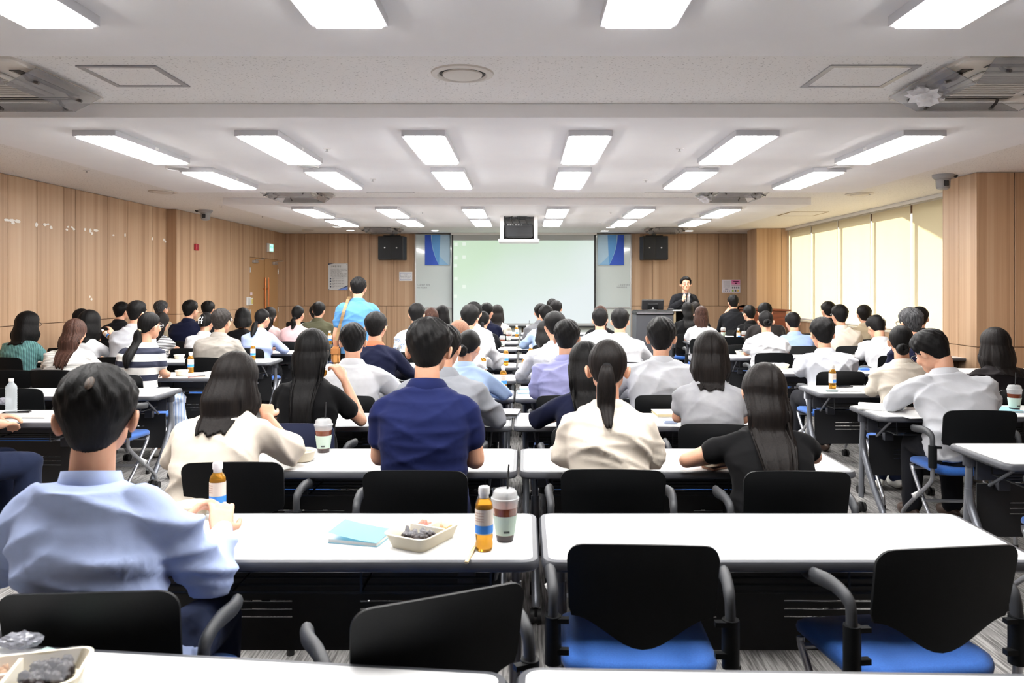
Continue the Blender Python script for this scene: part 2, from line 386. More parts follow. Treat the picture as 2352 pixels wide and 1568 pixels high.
# ------------------------------------------------------------------ ceiling lights
M_emit = emis('lit_diffuser', (255, 253, 250), PANEL)
M_lframe = mat('light_frame', (196, 197, 202), .35, .3)
LX = [-3.27, -2.04, -.77, .50, 1.77, 3.04]
LROWS = [(2.72, 'nearest the camera', .30), (6.43, 'second from the camera', .30), (8.23, 'third from the camera', .30), (11.87, 'second from the screen', .30), (13.68, 'nearest the screen', .30)]
COLN = ['leftmost', 'second from left', 'third from left', 'fourth from left', 'fifth from left', 'rightmost']
def make_light():
    t = empty('ceiling_light'); bm = B()
    oz = rrect(.335, 1.30, .012, 2); iz = rrect(.295, 1.26, .012, 2)
    loops(bm, [[(x, y, 0) for x, y in oz], [(x, y, -.045) for x, y in oz], [(x, y, -.045) for x, y in iz], [(x, y, -.040) for x, y in iz]], cap=False)
    fin('frame', bm, M_lframe, t, 30)
    bm = B(); box(bm, -.147, .147, -.63, .63, -.058, -.034, .006); fin('diffuser', bm, M_emit, t)
    for s in (-1, 1):
        bm = B(); box(bm, s * .168 - .002, s * .168 + .002, -.03, .03, -.035, -.015); fin('latch', bm, M_wplastic, t)
    register(t); return t
lp = make_light(); first = True
for r, (y, where, _) in enumerate(LROWS):
    for c, x in enumerate(LX):
        if r == 0 and c in (5,): continue
        o = lp if first else copy_tree(lp); first = False
        o.location = (x, y, ZL)
        tag(o, 'lit ceiling panel, %s in the row %s' % (COLN[c], where), 'ceiling light', 'rectangular ceiling lights')
# round downlights above the front
def ring(bm, c, r0, r1, z0, z1, seg=28, mi=0): lathe(bm, [(r0, z0), (r1, z0), (r1, z1), (r0, z1), (r0, z0)], seg, c, mi)
for i, (px, py) in enumerate([(805, 529.5), (774, 521), (999, 530), (1389, 530.5), (1402, 522.5), (1583, 530.5)]):
    Y = F * (EYE - ZC + .012) / (py - CY); t = empty('downlight', (PX(px, Y), Y, ZC), 0,
        'round lit downlight in the front ceiling strip, %s' % ['beside the left air conditioner, nearer the wall', 'left end, farther back', 'left of the screen, above the board', 'right of the screen', 'next to the fourth ceiling panel', 'right of the right speaker pair'][i], 'downlight', 'round downlights near the screen')
    bm = B(); ring(bm, (0, 0, 0), .085, .105, -.012, 0); fin('rim', bm, M_wplastic, t, 30)
    bm = B(); lathe(bm, [(0, -.008), (.085, -.008), (.085, -.002), (0, -.002)], 24); fin('lens', bm, emis('downlight_lens', (255, 252, 245), DOWN), t)
# round air vents
def vent(px, py, zc, r, lab, grille=False):
    Y = F * (EYE - zc) / (py - CY); t = empty('ceiling_vent' if not grille else 'ceiling_speaker', (PX(px, Y), Y, zc), 0, lab, 'vent' if not grille else 'speaker')
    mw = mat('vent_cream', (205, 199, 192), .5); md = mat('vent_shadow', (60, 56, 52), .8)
    if grille:
        bm = B(); lathe(bm, [(r, 0), (r, -.012), (r * .9, -.014), (r * .88, -.008)], 32); fin('rim', bm, M_wplastic, t, 30)
        bm = B(); lathe(bm, [(r * .88, -.008), (r * .5, -.011), (0, -.012)], 32); fin('grille', bm, mat('speaker_mesh', (176, 177, 178), .6), t, 30)
    else:
        bm = B(); lathe(bm, [(r, 0), (r * .98, -.010), (r * .80, -.016), (r * .74, -.006), (r * .74, 0)], 36); fin('flange', bm, mw, t, 30)
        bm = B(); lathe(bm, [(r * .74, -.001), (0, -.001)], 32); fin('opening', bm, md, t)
        bm = B(); lathe(bm, [(0, -.026), (r * .5, -.024), (r * .62, -.016), (r * .64, -.008), (r * .3, -.004)], 32); fin('disc', bm, mw, t, 40)
vent(1062, 168, ZC, .19, 'large round cream air vent in the tiled strip, centre of the ceiling')
vent(375, 440, ZC, .19, 'round air vent on the left edge of the ceiling near wood wall')
vent(1974, 445, ZC, .19, 'round air vent on the right edge of the ceiling near blinds')
vent(707, 528, ZC, .13, 'small dark air vent at the left end of the front ceiling strip')
vent(1660, 530, ZC, .13, 'small dark air vent at the right end of the front ceiling strip')
vent(411, 385.5, ZL, .125, 'round speaker grille by the leftmost panel of the middle bay', True)
vent(708, 381, ZL, .105, 'round grey speaker grille by the second panel of the middle bay', True)
vent(1630, 383.5, ZL, .105, 'round grey speaker grille by the fifth panel of the middle bay', True)
vent(1928, 384.5, ZL, .125, 'round white-rimmed speaker grille by the rightmost panel', True)
# access hatches
def hatch(x0, x1, y0, y1, zc, lab, m, wd=.035):
    t = empty('ceiling_hatch', ((x0 + x1) / 2, (y0 + y1) / 2, zc), 0, lab, 'hatch'); a, b = (x1 - x0) / 2, (y1 - y0) / 2
    bm = B(); o = [(a, b), (-a, b), (-a, -b), (a, -b)]; i_ = [(a - wd, b - wd), (-a + wd, b - wd), (-a + wd, -b + wd), (a - wd, -b + wd)]
    loops(bm, [[(x, y, 0) for x, y in o], [(x, y, -.008) for x, y in o], [(x, y, -.008) for x, y in i_], [(x, y, 0) for x, y in i_]], cap=False); fin('frame', bm, m, t)
    bm = B(); box(bm, -a + wd, a - wd, -b + wd, b - wd, -.004, .0); fin('lid', bm, M_tile, t)
mh = mat('hatch_frame', (150, 150, 154), .35, .6)
hatch(-2.62, -2.15, 4.44, 4.90, ZC, 'square metal-framed ceiling hatch left, in the speckled tile strip', mh)
hatch(1.78, 2.31, 4.43, 4.92, ZC, 'square metal-framed ceiling hatch right, in the speckled tile strip', mh)
hatch(4.55, 5.2, 13.0, 13.75, ZC, 'thin-framed ceiling hatch beside the window blinds', mat('hatch_brass', (150, 128, 92), .5), .015)
hatch(-2.15, -1.5, 9.75, 10.4, ZC, 'thin ceiling hatch right of the left small air conditioner', mh, .015)
hatch(1.62, 2.28, 9.75, 10.4, ZC, 'thin ceiling hatch left of the right small air conditioner', mh, .015)
# sprinklers and detectors
for i, (px, py, zc) in enumerate([(751, 341, ZL), (1561, 341, ZL), (856, 411, ZL), (1483, 413, ZL), (199, 391, ZC), (508, 472, ZC), (970, 487, ZL), (1380, 512, ZL), (603, 496, ZC), (1403, 487, ZL)]):
    Y = F * (EYE - zc) / (py - CY); t = empty('sprinkler', (PX(px, Y), Y, zc), 0, 'tiny ceiling sprinkler head, %s' % ['left of centre between the panels of the middle bay', 'right of centre between the panels of the middle bay', 'small one left of the third panel in the second row', 'small one right of the fourth panel in the second row', 'on the tiles near the left wood wall', 'on the tiles above the left dome camera', 'on the far bay left of the third panel', 'on the far bay below the fourth panel', 'on the tiles right of the left dome camera', 'on the far bay right of the fourth panel'][i], 'sprinkler')
    bm = B(); lathe(bm, [(.035, 0), (.033, -.005), (.012, -.006)], 14); fin('plate', bm, M_wplastic, t, 40)
    bm = B(); lathe(bm, [(.007, 0), (.007, -.022), (.014, -.024), (.014, -.027), (0, -.027)], 10); fin('head', bm, mat('steel'), t)
# four-way ceiling air conditioners with add-on air deflectors
def aircon(x, y, zc, s, lab, paper=False):
    t = empty('ceiling_air_conditioner', (x, y, zc), 0, lab, 'air conditioner', 'ceiling air conditioners with clear deflectors'); t.scale = (s, s, 1)
    mc = mat('aircon_panel', (226, 222, 216), .45)
    bm = B(); o = rrect(.95, .95, .04, 3); i_ = rrect(.84, .84, .02, 3)
    loops(bm, [[(a, b, 0) for a, b in o], [(a, b, -.018) for a, b in o], [(a * .985, b * .985, -.028) for a, b in o]]); fin('casing', bm, mc, t, 30)
    bm = B(); box(bm, -.26, .26, -.26, .26, -.045, -.028, .006); fin('grille_frame', bm, mc, t)
    gm = mat('aircon_grille', (176, 172, 166), .6)
    for k in range(9):
        bm = B(); yy = -.20 + k * .05; box(bm, -.22, .22, yy - .014, yy + .014, -.050, -.044); fin('grille_slat', bm, gm, t)
    for k in range(4):
        a = k * math.pi / 2; R = Matrix.Rotation(a, 4, 'Z')
        bm = B(); box(bm, -.30, .30, .335, .40, -.031, -.024, M=R); fin('outlet', bm, M_black, t)
        bm = B(); box(bm, -.29, .29, .345, .352, -.034, -.030, M=R); fin('louver', bm, mc, t)
        # deflector: tinted plate hung on two clips
        T = R @ Matrix.Translation((0, .43, -.075)) @ Matrix.Rotation(math.radians(28), 4, 'X')
        bm = B(); box(bm, -.34, .34, -.10, .10, -.003, .003, M=T); fin('deflector', bm, mat('smoked_plate', (150, 148, 150), .12, alpha=.5), t)
        for sx in (-.22, .22):
            bm = B(); c = [R @ Vector((sx, .36, -.028)), R @ Vector((sx, .39, -.06)), T @ Vector((sx, 0, .0)), T @ Vector((sx, .02, -.02))]
            tube(bm, c, .010, 7); fin('clip', bm, mat('clip_grey', (70, 66, 64), .5), t, 40)
    if paper:
        bm = B(); bmesh.ops.create_icosphere(bm, subdivisions=3, radius=.10)
        for v in bm.verts:
            v.co *= 1 + .35 * math.sin(v.co.x * 60 + v.co.y * 45) * math.cos(v.co.z * 70); v.co.z *= .6; v.co += Vector((-.42, .05, -.085))
        fin('crumpled_paper', bm, mat('paper_white', (238, 238, 242), .8), t)
    return t
aircon(-3.34, 4.74, ZC, 1.0, 'ceiling air conditioner with smoked deflectors, near left, partly out of frame')
aircon(2.94, 4.72, ZC, 1.0, 'ceiling air conditioner, near right, crumpled white paper in its deflector', True)
aircon(PX(680, 10.2), 10.25, ZC, .85, 'smaller ceiling air conditioner left, in the middle tile strip')
aircon(PX(1685, 10.2), 10.25, ZC, .85, 'smaller ceiling air conditioner right, in the middle tile strip', True)
aircon(PX(876, 16.5), 16.5, ZC, .85, 'far ceiling air conditioner above the left speakers')
aircon(PX(1528, 16.5), 16.5, ZC, .85, 'far ceiling air conditioner above the right speakers')
# dome cameras
def dome(px, py, Y, lab, sx):
    z = ZC; t = empty('dome_camera', (PX(px, Y), Y, z), 0, lab, 'camera', 'ceiling dome cameras'); g = mat('camera_grey', (150, 150, 152), .4)
    bm = B(); lathe(bm, [(0, 0), (.115, 0), (.115, -.02), (.105, -.035), (.09, -.05), (0, -.05)], 28); fin('base', bm, g, t, 35)
    bm = B(); lathe(bm, [(.078, -.05), (.075, -.13), (.066, -.16), (.04, -.175), (0, -.178)], 28); fin('housing', bm, g, t, 35)
    bm = B(); box(bm, -.03, .03, -.082, -.06, -.14, -.07, .01); fin('lens_window', bm, mat('smoked_lens', (40, 42, 46), .1), t)
    bm = B(); tube(bm, [(sx * .11, 0, -.015), (sx * .16, .02, -.02), (sx * .19, .05, -.005)], .012, 8); fin('cable_joint', bm, M_black, t, 40)
dome(2166, 404, 8.75, 'grey dome camera on the ceiling beside the near wood column', 1)
dome(472, 490, 12.75, 'grey dome camera on the ceiling above the left wood wall', -1)
# ------------------------------------------------------------------ screen, boards, projector
t = empty('projection_screen', (PX(1203, 18.1), 18.1, 0), 0, 'large pale projection screen at the front centre showing a faint desktop', 'screen')
hw = (1367 - 1040) / 2 * 18.1 / F; zb = .62
def screen_mat():
    m = mat('projected_image', (120, 126, 126), .8); n, l, b = nodes(m)
    v = tcoord(m, (1, 1, 1)); gr = n.new('ShaderNodeTexNoise'); gr.inputs['Scale'].default_value = .7; gr.inputs['Detail'].default_value = 1; l.new(v, gr.inputs['Vector'])
    sp = n.new('ShaderNodeSeparateXYZ'); l.new(v, sp.inputs[0])
    ma = n.new('ShaderNodeMath'); ma.operation = 'MULTIPLY_ADD'; ma.inputs[1].default_value = -.16; ma.inputs[2].default_value = -.10; l.new(sp.outputs['X'], ma.inputs[0])
    mb = n.new('ShaderNodeMath'); mb.operation = 'MULTIPLY_ADD'; mb.inputs[1].default_value = .28; l.new(sp.outputs['Z'], mb.inputs[0]); l.new(ma.outputs[0], mb.inputs[2])
    mc = n.new('ShaderNodeMath'); mc.operation = 'MULTIPLY_ADD'; mc.inputs[1].default_value = .5; l.new(gr.outputs[0], mc.inputs[0]); l.new(mb.outputs[0], mc.inputs[2])
    r = n.new('ShaderNodeValToRGB'); e = r.color_ramp.elements; e[0].position = .35; e[1].position = 1.0; e[0].color = s2l((226, 236, 240)); e[1].color = s2l((206, 234, 204))
    l.new(mc.outputs[0], r.inputs[0]); l.new(r.outputs[0], b.inputs['Emission Color']); b.inputs['Emission Strength'].default_value = .50
    return m
bm = B(); box(bm, -hw, hw, -.004, .004, zb, ZC - .02); fin('screen_fabric', bm, mat('screen_white', (180, 184, 186), .8), t)
bm = B(); box(bm, -hw + .02, hw - .02, -.008, -.0045, zb + .06, PZ(552, 18.1)); fin('image_area', bm, screen_mat(), t)
for s in (-1, 1):
    bm = B(); box(bm, s * hw - .018, s * hw + .018, -.010, .006, zb, ZC - .02); fin('black_border', bm, M_black, t)
bm = B(); tube(bm, [(-hw - .03, 0, zb - .02), (hw + .03, 0, zb - .02)], .022, 10); fin('bottom_bar', bm, M_black, t, 40)
bm = B(); box(bm, -hw - .04, hw + .04, -.06, .06, ZC - .05, ZC - .001, .006); fin('screen_case', bm, M_wplastic, t)
# desktop icons on the projected image: small flat marks
mi = emis('icon_pale', (120, 126, 124), .0); mi.node_tree.nodes['Principled BSDF'].inputs['Emission Color'].default_value = s2l((232, 244, 232)); mi.node_tree.nodes['Principled BSDF'].inputs['Emission Strength'].default_value = .52
for i, (px, py) in enumerate([(1066, 560), (1047, 561), (1047, 592), (1066, 590), (1046, 610), (1047, 640), (1066, 658), (1046, 680)]):
    bm = B(); x = PX(px, 18.08) - PX(1203, 18.1); z = PZ(py, 18.08); box(bm, x - .04, x + .04, -.0105, -.0085, z - .04, z + .04, .02); fin('screen_icon', bm, mi, t)
# whiteboards left and right of the screen
M_wb = mat('whiteboard_enamel', (210, 222, 224), .12, coat=.4)
def wboard(name, x0, x1, side, lab):
    t = empty(name, ((x0 + x1) / 2, YF - .03, 0), 0, lab, 'whiteboard', 'whiteboards flanking the screen'); a = (x1 - x0) / 2
    bm = B(); box(bm, -a, a, -.01, .028, 1.06, ZC - .02); fin('writing_surface', bm, M_wb, t)
    bm = B(); box(bm, -a, a, -.008, .028, .05, 1.045); fin('lower_panel', bm, mat('pale_panel', (205, 214, 212), .4), t)
    bm = B(); box(bm, -a, a, -.06, -.006, 1.035, 1.062, .004); fin('pen_tray', bm, mat('aluminium', (190, 192, 194), .35, .7), t)
    e = a if side > 0 else -a
    bm = B(); box(bm, e - .015, e + .015, -.02, .03, .05, ZC - .02); fin('side_frame', bm, mat('aluminium'), t)
    return t
xl0, xl1, xr0, xr1 = PX(955, YF), PX(1200, YF) - .02, PX(1200, YF) + .02, PX(1448, YF)
wbl = wboard('whiteboard', xl0, xl1, -1, 'whiteboard left of the screen with faint blue-black notes')
wbr = wboard('whiteboard', xr0, xr1, 1, 'whiteboard right of the screen with faint notes')
def text(s, size, loc, m, parent, name='lettering', align='LEFT', rot=(math.pi / 2, 0, 0)):
    c = bpy.data.curves.new(name, 'FONT'); c.body = s; c.size = size; c.align_x = align; c.extrude = .0006
    o = bpy.data.objects.new(name, c); c.materials.append(m); link(o, parent); o.location = loc; o.rotation_euler = rot; return o
M_ink = mat('marker_ink', (120, 128, 142), .6)
cxl = (xl0 + xl1) / 2; cxr = (xr0 + xr1) / 2
text('ㄴ공유문 회의', .052, (PX(959, YF) - cxl, -.014, PZ(656, YF)), M_ink, wbl)
text('Wifi 비밀번호', .044, (PX(958, YF) - cxl, -.014, PZ(662, YF)), M_ink, wbl)
text('ㄴ공유문 회의', .052, (PX(1418, YF) - cxr, -.014, PZ(656, YF)), M_ink, wbr)
text('Wifi 비밀번호', .044, (PX(1416, YF) - cxr, -.014, PZ(661, YF)), M_ink, wbr)
# blue corner banners
def banner(x0, x1, mirror, lab):
    z0, z1 = PZ(609, YF), PZ(540, YF); t = empty('banner', (x0, YF - .075, z0), 0, lab, 'banner', 'blue wave banners beside the screen'); w = x1 - x0; h = z1 - z0
    cols = [(38, 84, 200), (92, 160, 226), (140, 190, 232), (176, 208, 232)]
    ms = [mat('banner_blue_%d' % i, c, .5) for i, c in enumerate(cols)]
    bm = B(); box(bm, 0, w, 0, .004, 0, h); fin('sheet', bm, ms[3], t)
    def poly(pts, m, y):
        bm = B(); pts = [(w - a * w if mirror else a * w, b * h) for a, b in pts]
        lo = [bm.verts.new((a, y, b)) for a, b in pts]; hi = [bm.verts.new((a, y - .001, b)) for a, b in pts]
        bm.faces.new(lo); bm.faces.new(hi); n = len(pts)
        for k in range(n): bm.faces.new((lo[k], lo[(k + 1) % n], hi[(k + 1) % n], hi[k]))
        fin('wave_shape', bm, m, t)
    cv = lambda c, e: [(c + e * (1 - k / 8) ** 2, k / 8) for k in range(9)]
    poly([(0, 0)] + cv(.24, .72) + [(0, 1)], ms[2], -.001)
    poly([(.62, 1), (.26, 1)] + [(.27 + .30 * (1 - k / 8) ** 2, k / 8) for k in range(8, -1, -1)] , ms[1], -.002)
    poly([(0, 0)] + [(.24 + .32 * (1 - k / 8) ** 2, k / 8) for k in range(9)] + [(0, 1)], ms[0], -.003)
banner(PX(977, YF), PX(1034, YF), False, 'blue and white wave banner on the whiteboard left of the screen')
banner(PX(1372, YF), PX(1432, YF), True, 'blue and white wave banner on the whiteboard right of the screen')
# speakers
def speaker(px0, px1, lab, side):
    Y = 17.75; x0, x1 = PX(px0, Y), PX(px1, Y); z0, z1 = PZ(597, Y), PZ(543, Y)
    t = empty('wall_speaker', ((x0 + x1) / 2, Y, z0), 0, lab, 'speaker', 'black hanging speaker pairs'); h = z1 - z0; w = (x1 - x0) / 2
    for k in (-1, 1):
        bm = B(); R = Matrix.Translation((k * w * .5, 0, 0)) @ Matrix.Rotation(math.radians(-7 * k), 4, 'Z')
        box(bm, -w / 2 + .004, w / 2 - .004, -.16, .16, 0, h, .012, M=R); fin('cabinet', bm, M_black, t)
        bm = B(); box(bm, -w / 2 + .03, w / 2 - .03, -.166, -.159, .03, h - .03, .004, M=R); fin('grille', bm, mat('speaker_cloth', (28, 31, 36), .7), t)
        bm = B(); box(bm, -.018, .018, -.171, -.165, h * .48, h * .53, .003, M=R); fin('badge', bm, mat('badge_silver', (210, 212, 214), .3, .5), t)
    bm = B(); box(bm, -.04, .04, -.02, .12, h, ZC - z0, .004); box(bm, -.2, .2, .0, .05, h, h + .03); fin('bracket', bm, M_dark, t)
speaker(869, 931, 'pair of black speakers hung left of the screen', -1)
speaker(1472, 1534, 'pair of black speakers hung right of the screen', 1)
# projector lift
Y = 13.0; x0, x1 = PX(1154, Y), PX(1230, Y); zt, zb = ZL, PZ(551, Y)
t = empty('projector_lift', ((x0 + x1) / 2, Y, zb), 0, 'white ceiling projector lift lowered with black projector and cables inside', 'projector'); w = (x1 - x0) / 2; h = zt - zb
for s in (-1, 1):
    bm = B(); box(bm, s * w - .03, s * w + .03, -.25, .25, 0, h, .004); fin('side_plate', bm, M_wplastic, t)
bm = B(); box(bm, -w - .06, w + .06, -.3, .3, -.045, 0, .005); fin('bottom_plate', bm, M_wplastic, t)
bm = B(); box(bm, -w, w, .22, .25, 0, h); fin('back_plate', bm, M_wplastic, t)
bm = B(); box(bm, -.235, .235, -.18, .16, .03, .27, .02, seg=2); pj = fin('projector_body', bm, mat('projector_black', (26, 28, 32), .35), t, 40)
for k in range(7):
    bm = B(); box(bm, -.04, .20, -.186, -.18, .06 + k * .025, .07 + k * .025); fin('vent_slat', bm, mat('slat_black', (12, 12, 14), .6), pj)
for k in range(6):
    bm = B(); box(bm, -.20 + k * .045, -.17 + k * .045, -.186, -.18, .235, .25); fin('port', bm, mat('badge_silver'), pj)
for k in range(4):
    a = -.2 + k * .12; bm = B(); tube(bm, arc([(a, -.19, .24), (a - .05, -.23, .36), (a + .08, -.15, .45), (a + .02, 0, h)], 5), .008, 6); fin('cable', bm, M_rubber, t, 40)
bm = B(); box(bm, -.03, .12, -.2, -.12, .34, .42, .004); fin('connector_box', bm, M_black, t)
# wall notices
def plaque(px0, px1, py0, py1, lab, base, items, cat='notice', th=.01, Y=None, border=None):
    Y = Y or YF; x0, x1, z0, z1 = PX(px0, Y), PX(px1, Y), PZ(py1, Y), PZ(py0, Y)
    t = empty('wall_notice', (x0, Y - .003, z0), 0, lab, cat)
    bm = B(); box(bm, 0, x1 - x0, -th, 0, 0, z1 - z0, .002); fin('board', bm, base, t)
    for (a0, b0, a1, b1, m, nm) in items:
        bm = B(); W_, H_ = x1 - x0, z1 - z0; box(bm, a0 * W_, a1 * W_, -th - .0015, -th, (1 - b1) * H_, (1 - b0) * H_); fin(nm, bm, m, t)
    return t, x1 - x0, z1 - z0
mt = mat('print_grey', (90, 92, 98), .7); mb = mat('print_blue', (70, 100, 170), .6); mdk = mat('print_dark', (52, 62, 92), .6)
t, w, h = plaque(754, 799, 605, 666, 'tall grey printed plaque with blue corners on the front wall', mat('plaque_grey', (202, 204, 206), .4), [])
text('교육원 헌장', .052, (.06, -.012, h * .86), mat('print_black', (20, 20, 24), .6), t, 'title')
lines = ['우리는 교육원의 구성원으로서', '다음 사항을 성실히 지키며 함께', '실천할 것을 다짐한다', '하나 우리는 항상 배우는 자세로', '열린 마음과 존중으로 소통한다', '우리는 서로 신뢰하며 협력한다']
for i, s in enumerate(lines): text(s, .030, (.06, -.012, h * (.77 - i * .052 - (.015 if i > 2 else 0))), mt, t)
for i in range(4):
    bm = B(); lathe(bm, [(0, -.014), (.018, -.014), (.018, -.010)], 14); o = fin('bullet', bm, mdk, t); o.location = (.058, -.001, h * (.43 - i * .10)); o.rotation_euler = (-math.pi / 2, 0, 0); o.location.y = .002 - .0
    text('미래를 여는 실천과 나눔의', .026, (.10, -.012, h * (.435 - i * .10)), mt, t); text('교육', .026, (.10, -.012, h * (.40 - i * .10)), mt, t)
def tri(t, pts, m, y):
    bm = B(); lo = [bm.verts.new((a, y, b)) for a, b in pts]; hi = [bm.verts.new((a, y - .001, b)) for a, b in pts]; bm.faces.new(lo); bm.faces.new(hi)
    for k in range(len(pts)): bm.faces.new((lo[k], lo[(k + 1) % len(pts)], hi[(k + 1) % len(pts)], hi[k]))
    fin('corner_print', bm, m, t)
tri(t, [(w * .45, 0), (w, 0), (w, h * .13)], mat('corner_blue', (110, 140, 210), .5), -.011); tri(t, [(w * .45, 0), (w, h * .13), (w, h * .18)], mdk, -.0115)
tri(t, [(0, h), (w * .32, h), (0, h * .95)], mdk, -.011)
for a, b in ((.04, .96), (.96, .96), (.04, .03), (.96, .03)):
    bm = B(); bmesh.ops.create_uvsphere(bm, u_segments=8, v_segments=6, radius=.009); o = fin('screw_cap', bm, M_black, t); o.location = (a * w, -.012, b * h)
t, w, h = plaque(917, 947, 624, 645, 'small white framed paper notice beside the whiteboard', mat('paper_notice', (232, 234, 240), .6), [(.07, .13, .93, .16, mb, 'border_line'), (.07, .84, .93, .87, mb, 'border_line'), (.07, .13, .09, .87, mb, 'border_line'), (.91, .13, .93, .87, mb, 'border_line')])
text('시 간', .036, (w / 2, -.012, h * .62), mt, t, align='CENTER'); text('학습관리실 관리자', .034, (w / 2, -.012, h * .44), mdk, t, align='CENTER'); text('☎ 관리실로 문의', .030, (w / 2, -.012, h * .27), mdk, t, align='CENTER')
t, w, h = plaque(1658, 1700, 642, 672, 'pink and white paper poster on the front wall right of the speaker', mat('poster_white', (226, 220, 228), .6),
    [(.52, .03, .98, .38, mat('poster_pink', (232, 130, 180), .6), 'pink_header'), (.52, .44, .98, .47, mat('poster_magenta', (176, 70, 120), .6), 'rule_line'), (.60, .12, .92, .18, mat('poster_magenta'), 'heading_print'), (.72, .24, .80, .34, mat('poster_magenta'), 'bow_print')]
    + [(.55 + .11 * k, .55, .62 + .11 * k, .68, mt, 'figure_print') for k in range(4)] + [(.55 + .14 * k, .76, .64 + .14 * k, .92, mat('poster_%d' % k, [(150, 180, 60), (90, 90, 90), (230, 190, 90)][k], .6), 'figure_print') for k in range(3)]
    + [(.08, .12 + .06 * k, .44, .13 + .06 * k, mt, 'text_line') for k in range(9)] + [(.16, .70, .34, .73, mdk, 'text_line')] + [(.08 + .10 * k, .83, .12 + .10 * k, .93, [mb, mdk, mt][k % 3], 'figure_print') for k in range(4)])
# devices on the left wall (planes of constant x)
def ldev(name, px, py0, py1, dpx, lab, cat, cols, X=None, th=.04):
    X = XL if X is None else X; Y = X * F / (px - CX); dY = abs(X * F / (px - dpx / 2 - CX) - X * F / (px + dpx / 2 - CX)); z0, z1 = PZ(py1, Y), PZ(py0, Y)
    t = empty(name, (X, Y, z0), 0, lab, cat)
    bm = B(); box(bm, 0, th, -dY / 2, dY / 2, 0, z1 - z0, .006); fin('case', bm, cols[0], t)
    if len(cols) > 1: bm = B(); box(bm, th, th + .003, -dY * .38, dY * .38, (z1 - z0) * .12, (z1 - z0) * .88, .001); fin('front_face', bm, cols[1], t)
    return t
ldev('fire_alarm_unit', 449, 560, 575, 7, 'small red alarm plate high on the left wood wall', 'alarm', [mat('alarm_red', (176, 30, 52), .4), mat('alarm_red2', (150, 24, 44), .3)])
t = ldev('exit_sign', 617.5, 559, 579, 10, 'small white and green exit sign above the double door', 'sign', [M_wplastic, emis('exit_green', (150, 235, 205), 1.2)], th=.06)
text('비상구', .07, (.066, -.10, .09), mat('exit_print', (20, 120, 80), .5), t, 'lettering', rot=(math.pi / 2, 0, math.pi / 2))
ldev('thermostat', 569, 682, 701, 8, 'white control box on left wall beside the door', 'control', [M_wplastic, mat('control_face', (212, 214, 214), .4)], th=.03)
ldev('light_switch', 577, 684, 700, 4.5, 'narrow white and yellow switch next to the control box', 'switch', [M_wplastic, mat('switch_yellow', (225, 210, 120), .5)], th=.02)
ldev('wall_sticker', 577, 671, 678, 5, 'small pinkish paper sticker above the switches', 'sticker', [mat('sticker_pink', (236, 216, 222), .6)], th=.003)
# torn tape remains on the left wall
M_tape = mat('tape_white', (240, 236, 230), .7)
def tapes(lab, bits, X=-5.909):
    px = sum(b[0] for b in bits) / len(bits); Y = X * F / (px - CX); t = empty('tape_remnant', (X, Y, PZ(bits[0][1], Y)), 0, lab, 'tape'); t['group'] = 'torn tape scraps on the left wall'
    for (bx, by, bw, bh) in bits:
        yy = X * F / (bx - CX); z = PZ(by, yy); dy = bw * yy / F * 1.6; dz = bh * yy / F
        bm = B(); n = 9; ps = [(yy + dy / 2 * math.cos(2 * math.pi * k / n) * random.uniform(.8, 1.3), z + dz / 2 * math.sin(2 * math.pi * k / n) * random.uniform(.8, 1.3)) for k in range(n)]
        lo = [bm.verts.new((0, a - Y, b - t.location.z)) for a, b in ps]; hi = [bm.verts.new((.003, a - Y, b - t.location.z)) for a, b in ps]
        bm.faces.new(lo); bm.faces.new(hi)
        for k in range(n): bm.faces.new((lo[k], lo[(k + 1) % n], hi[(k + 1) % n], hi[k]))
        fin('scrap', bm, M_tape, t)
tapes('long strip of torn white tape, nearest on the left wall', [(15, 505, 14, 6), (27, 506, 12, 8), (40, 508, 12, 9), (30, 512, 8, 5)])
tapes('single torn scrap of tape on the second wall panel', [(83, 516, 7, 10)])
tapes('row of small torn tape squares on the third wall panel', [(103, 516, 8, 7), (110, 515, 5, 5), (117, 522, 7, 8)])
tapes('cluster of four torn tape dots near a panel seam', [(153, 527, 6, 5), (156, 521, 6, 4), (165, 522, 6, 4), (169, 526, 6, 5)])
tapes('branched torn tape with a bar on the left wall', [(195, 527, 6, 6), (207, 529, 6, 9), (211, 536, 6, 6), (220, 529, 12, 5)])
tapes('tiny square tape scrap, mid left wall', [(260, 540, 5, 4)])
tapes('small upright tape scrap beside a panel seam', [(287, 540, 4, 9)])
tapes('torn tape pair at the far end of the near wall', [(349, 548, 4, 7), (377, 551, 7, 6), (380, 555, 4, 5)])
tapes('bent white tape scrap low on the left wall', [(206, 681, 4, 5), (210, 687, 5, 6)])
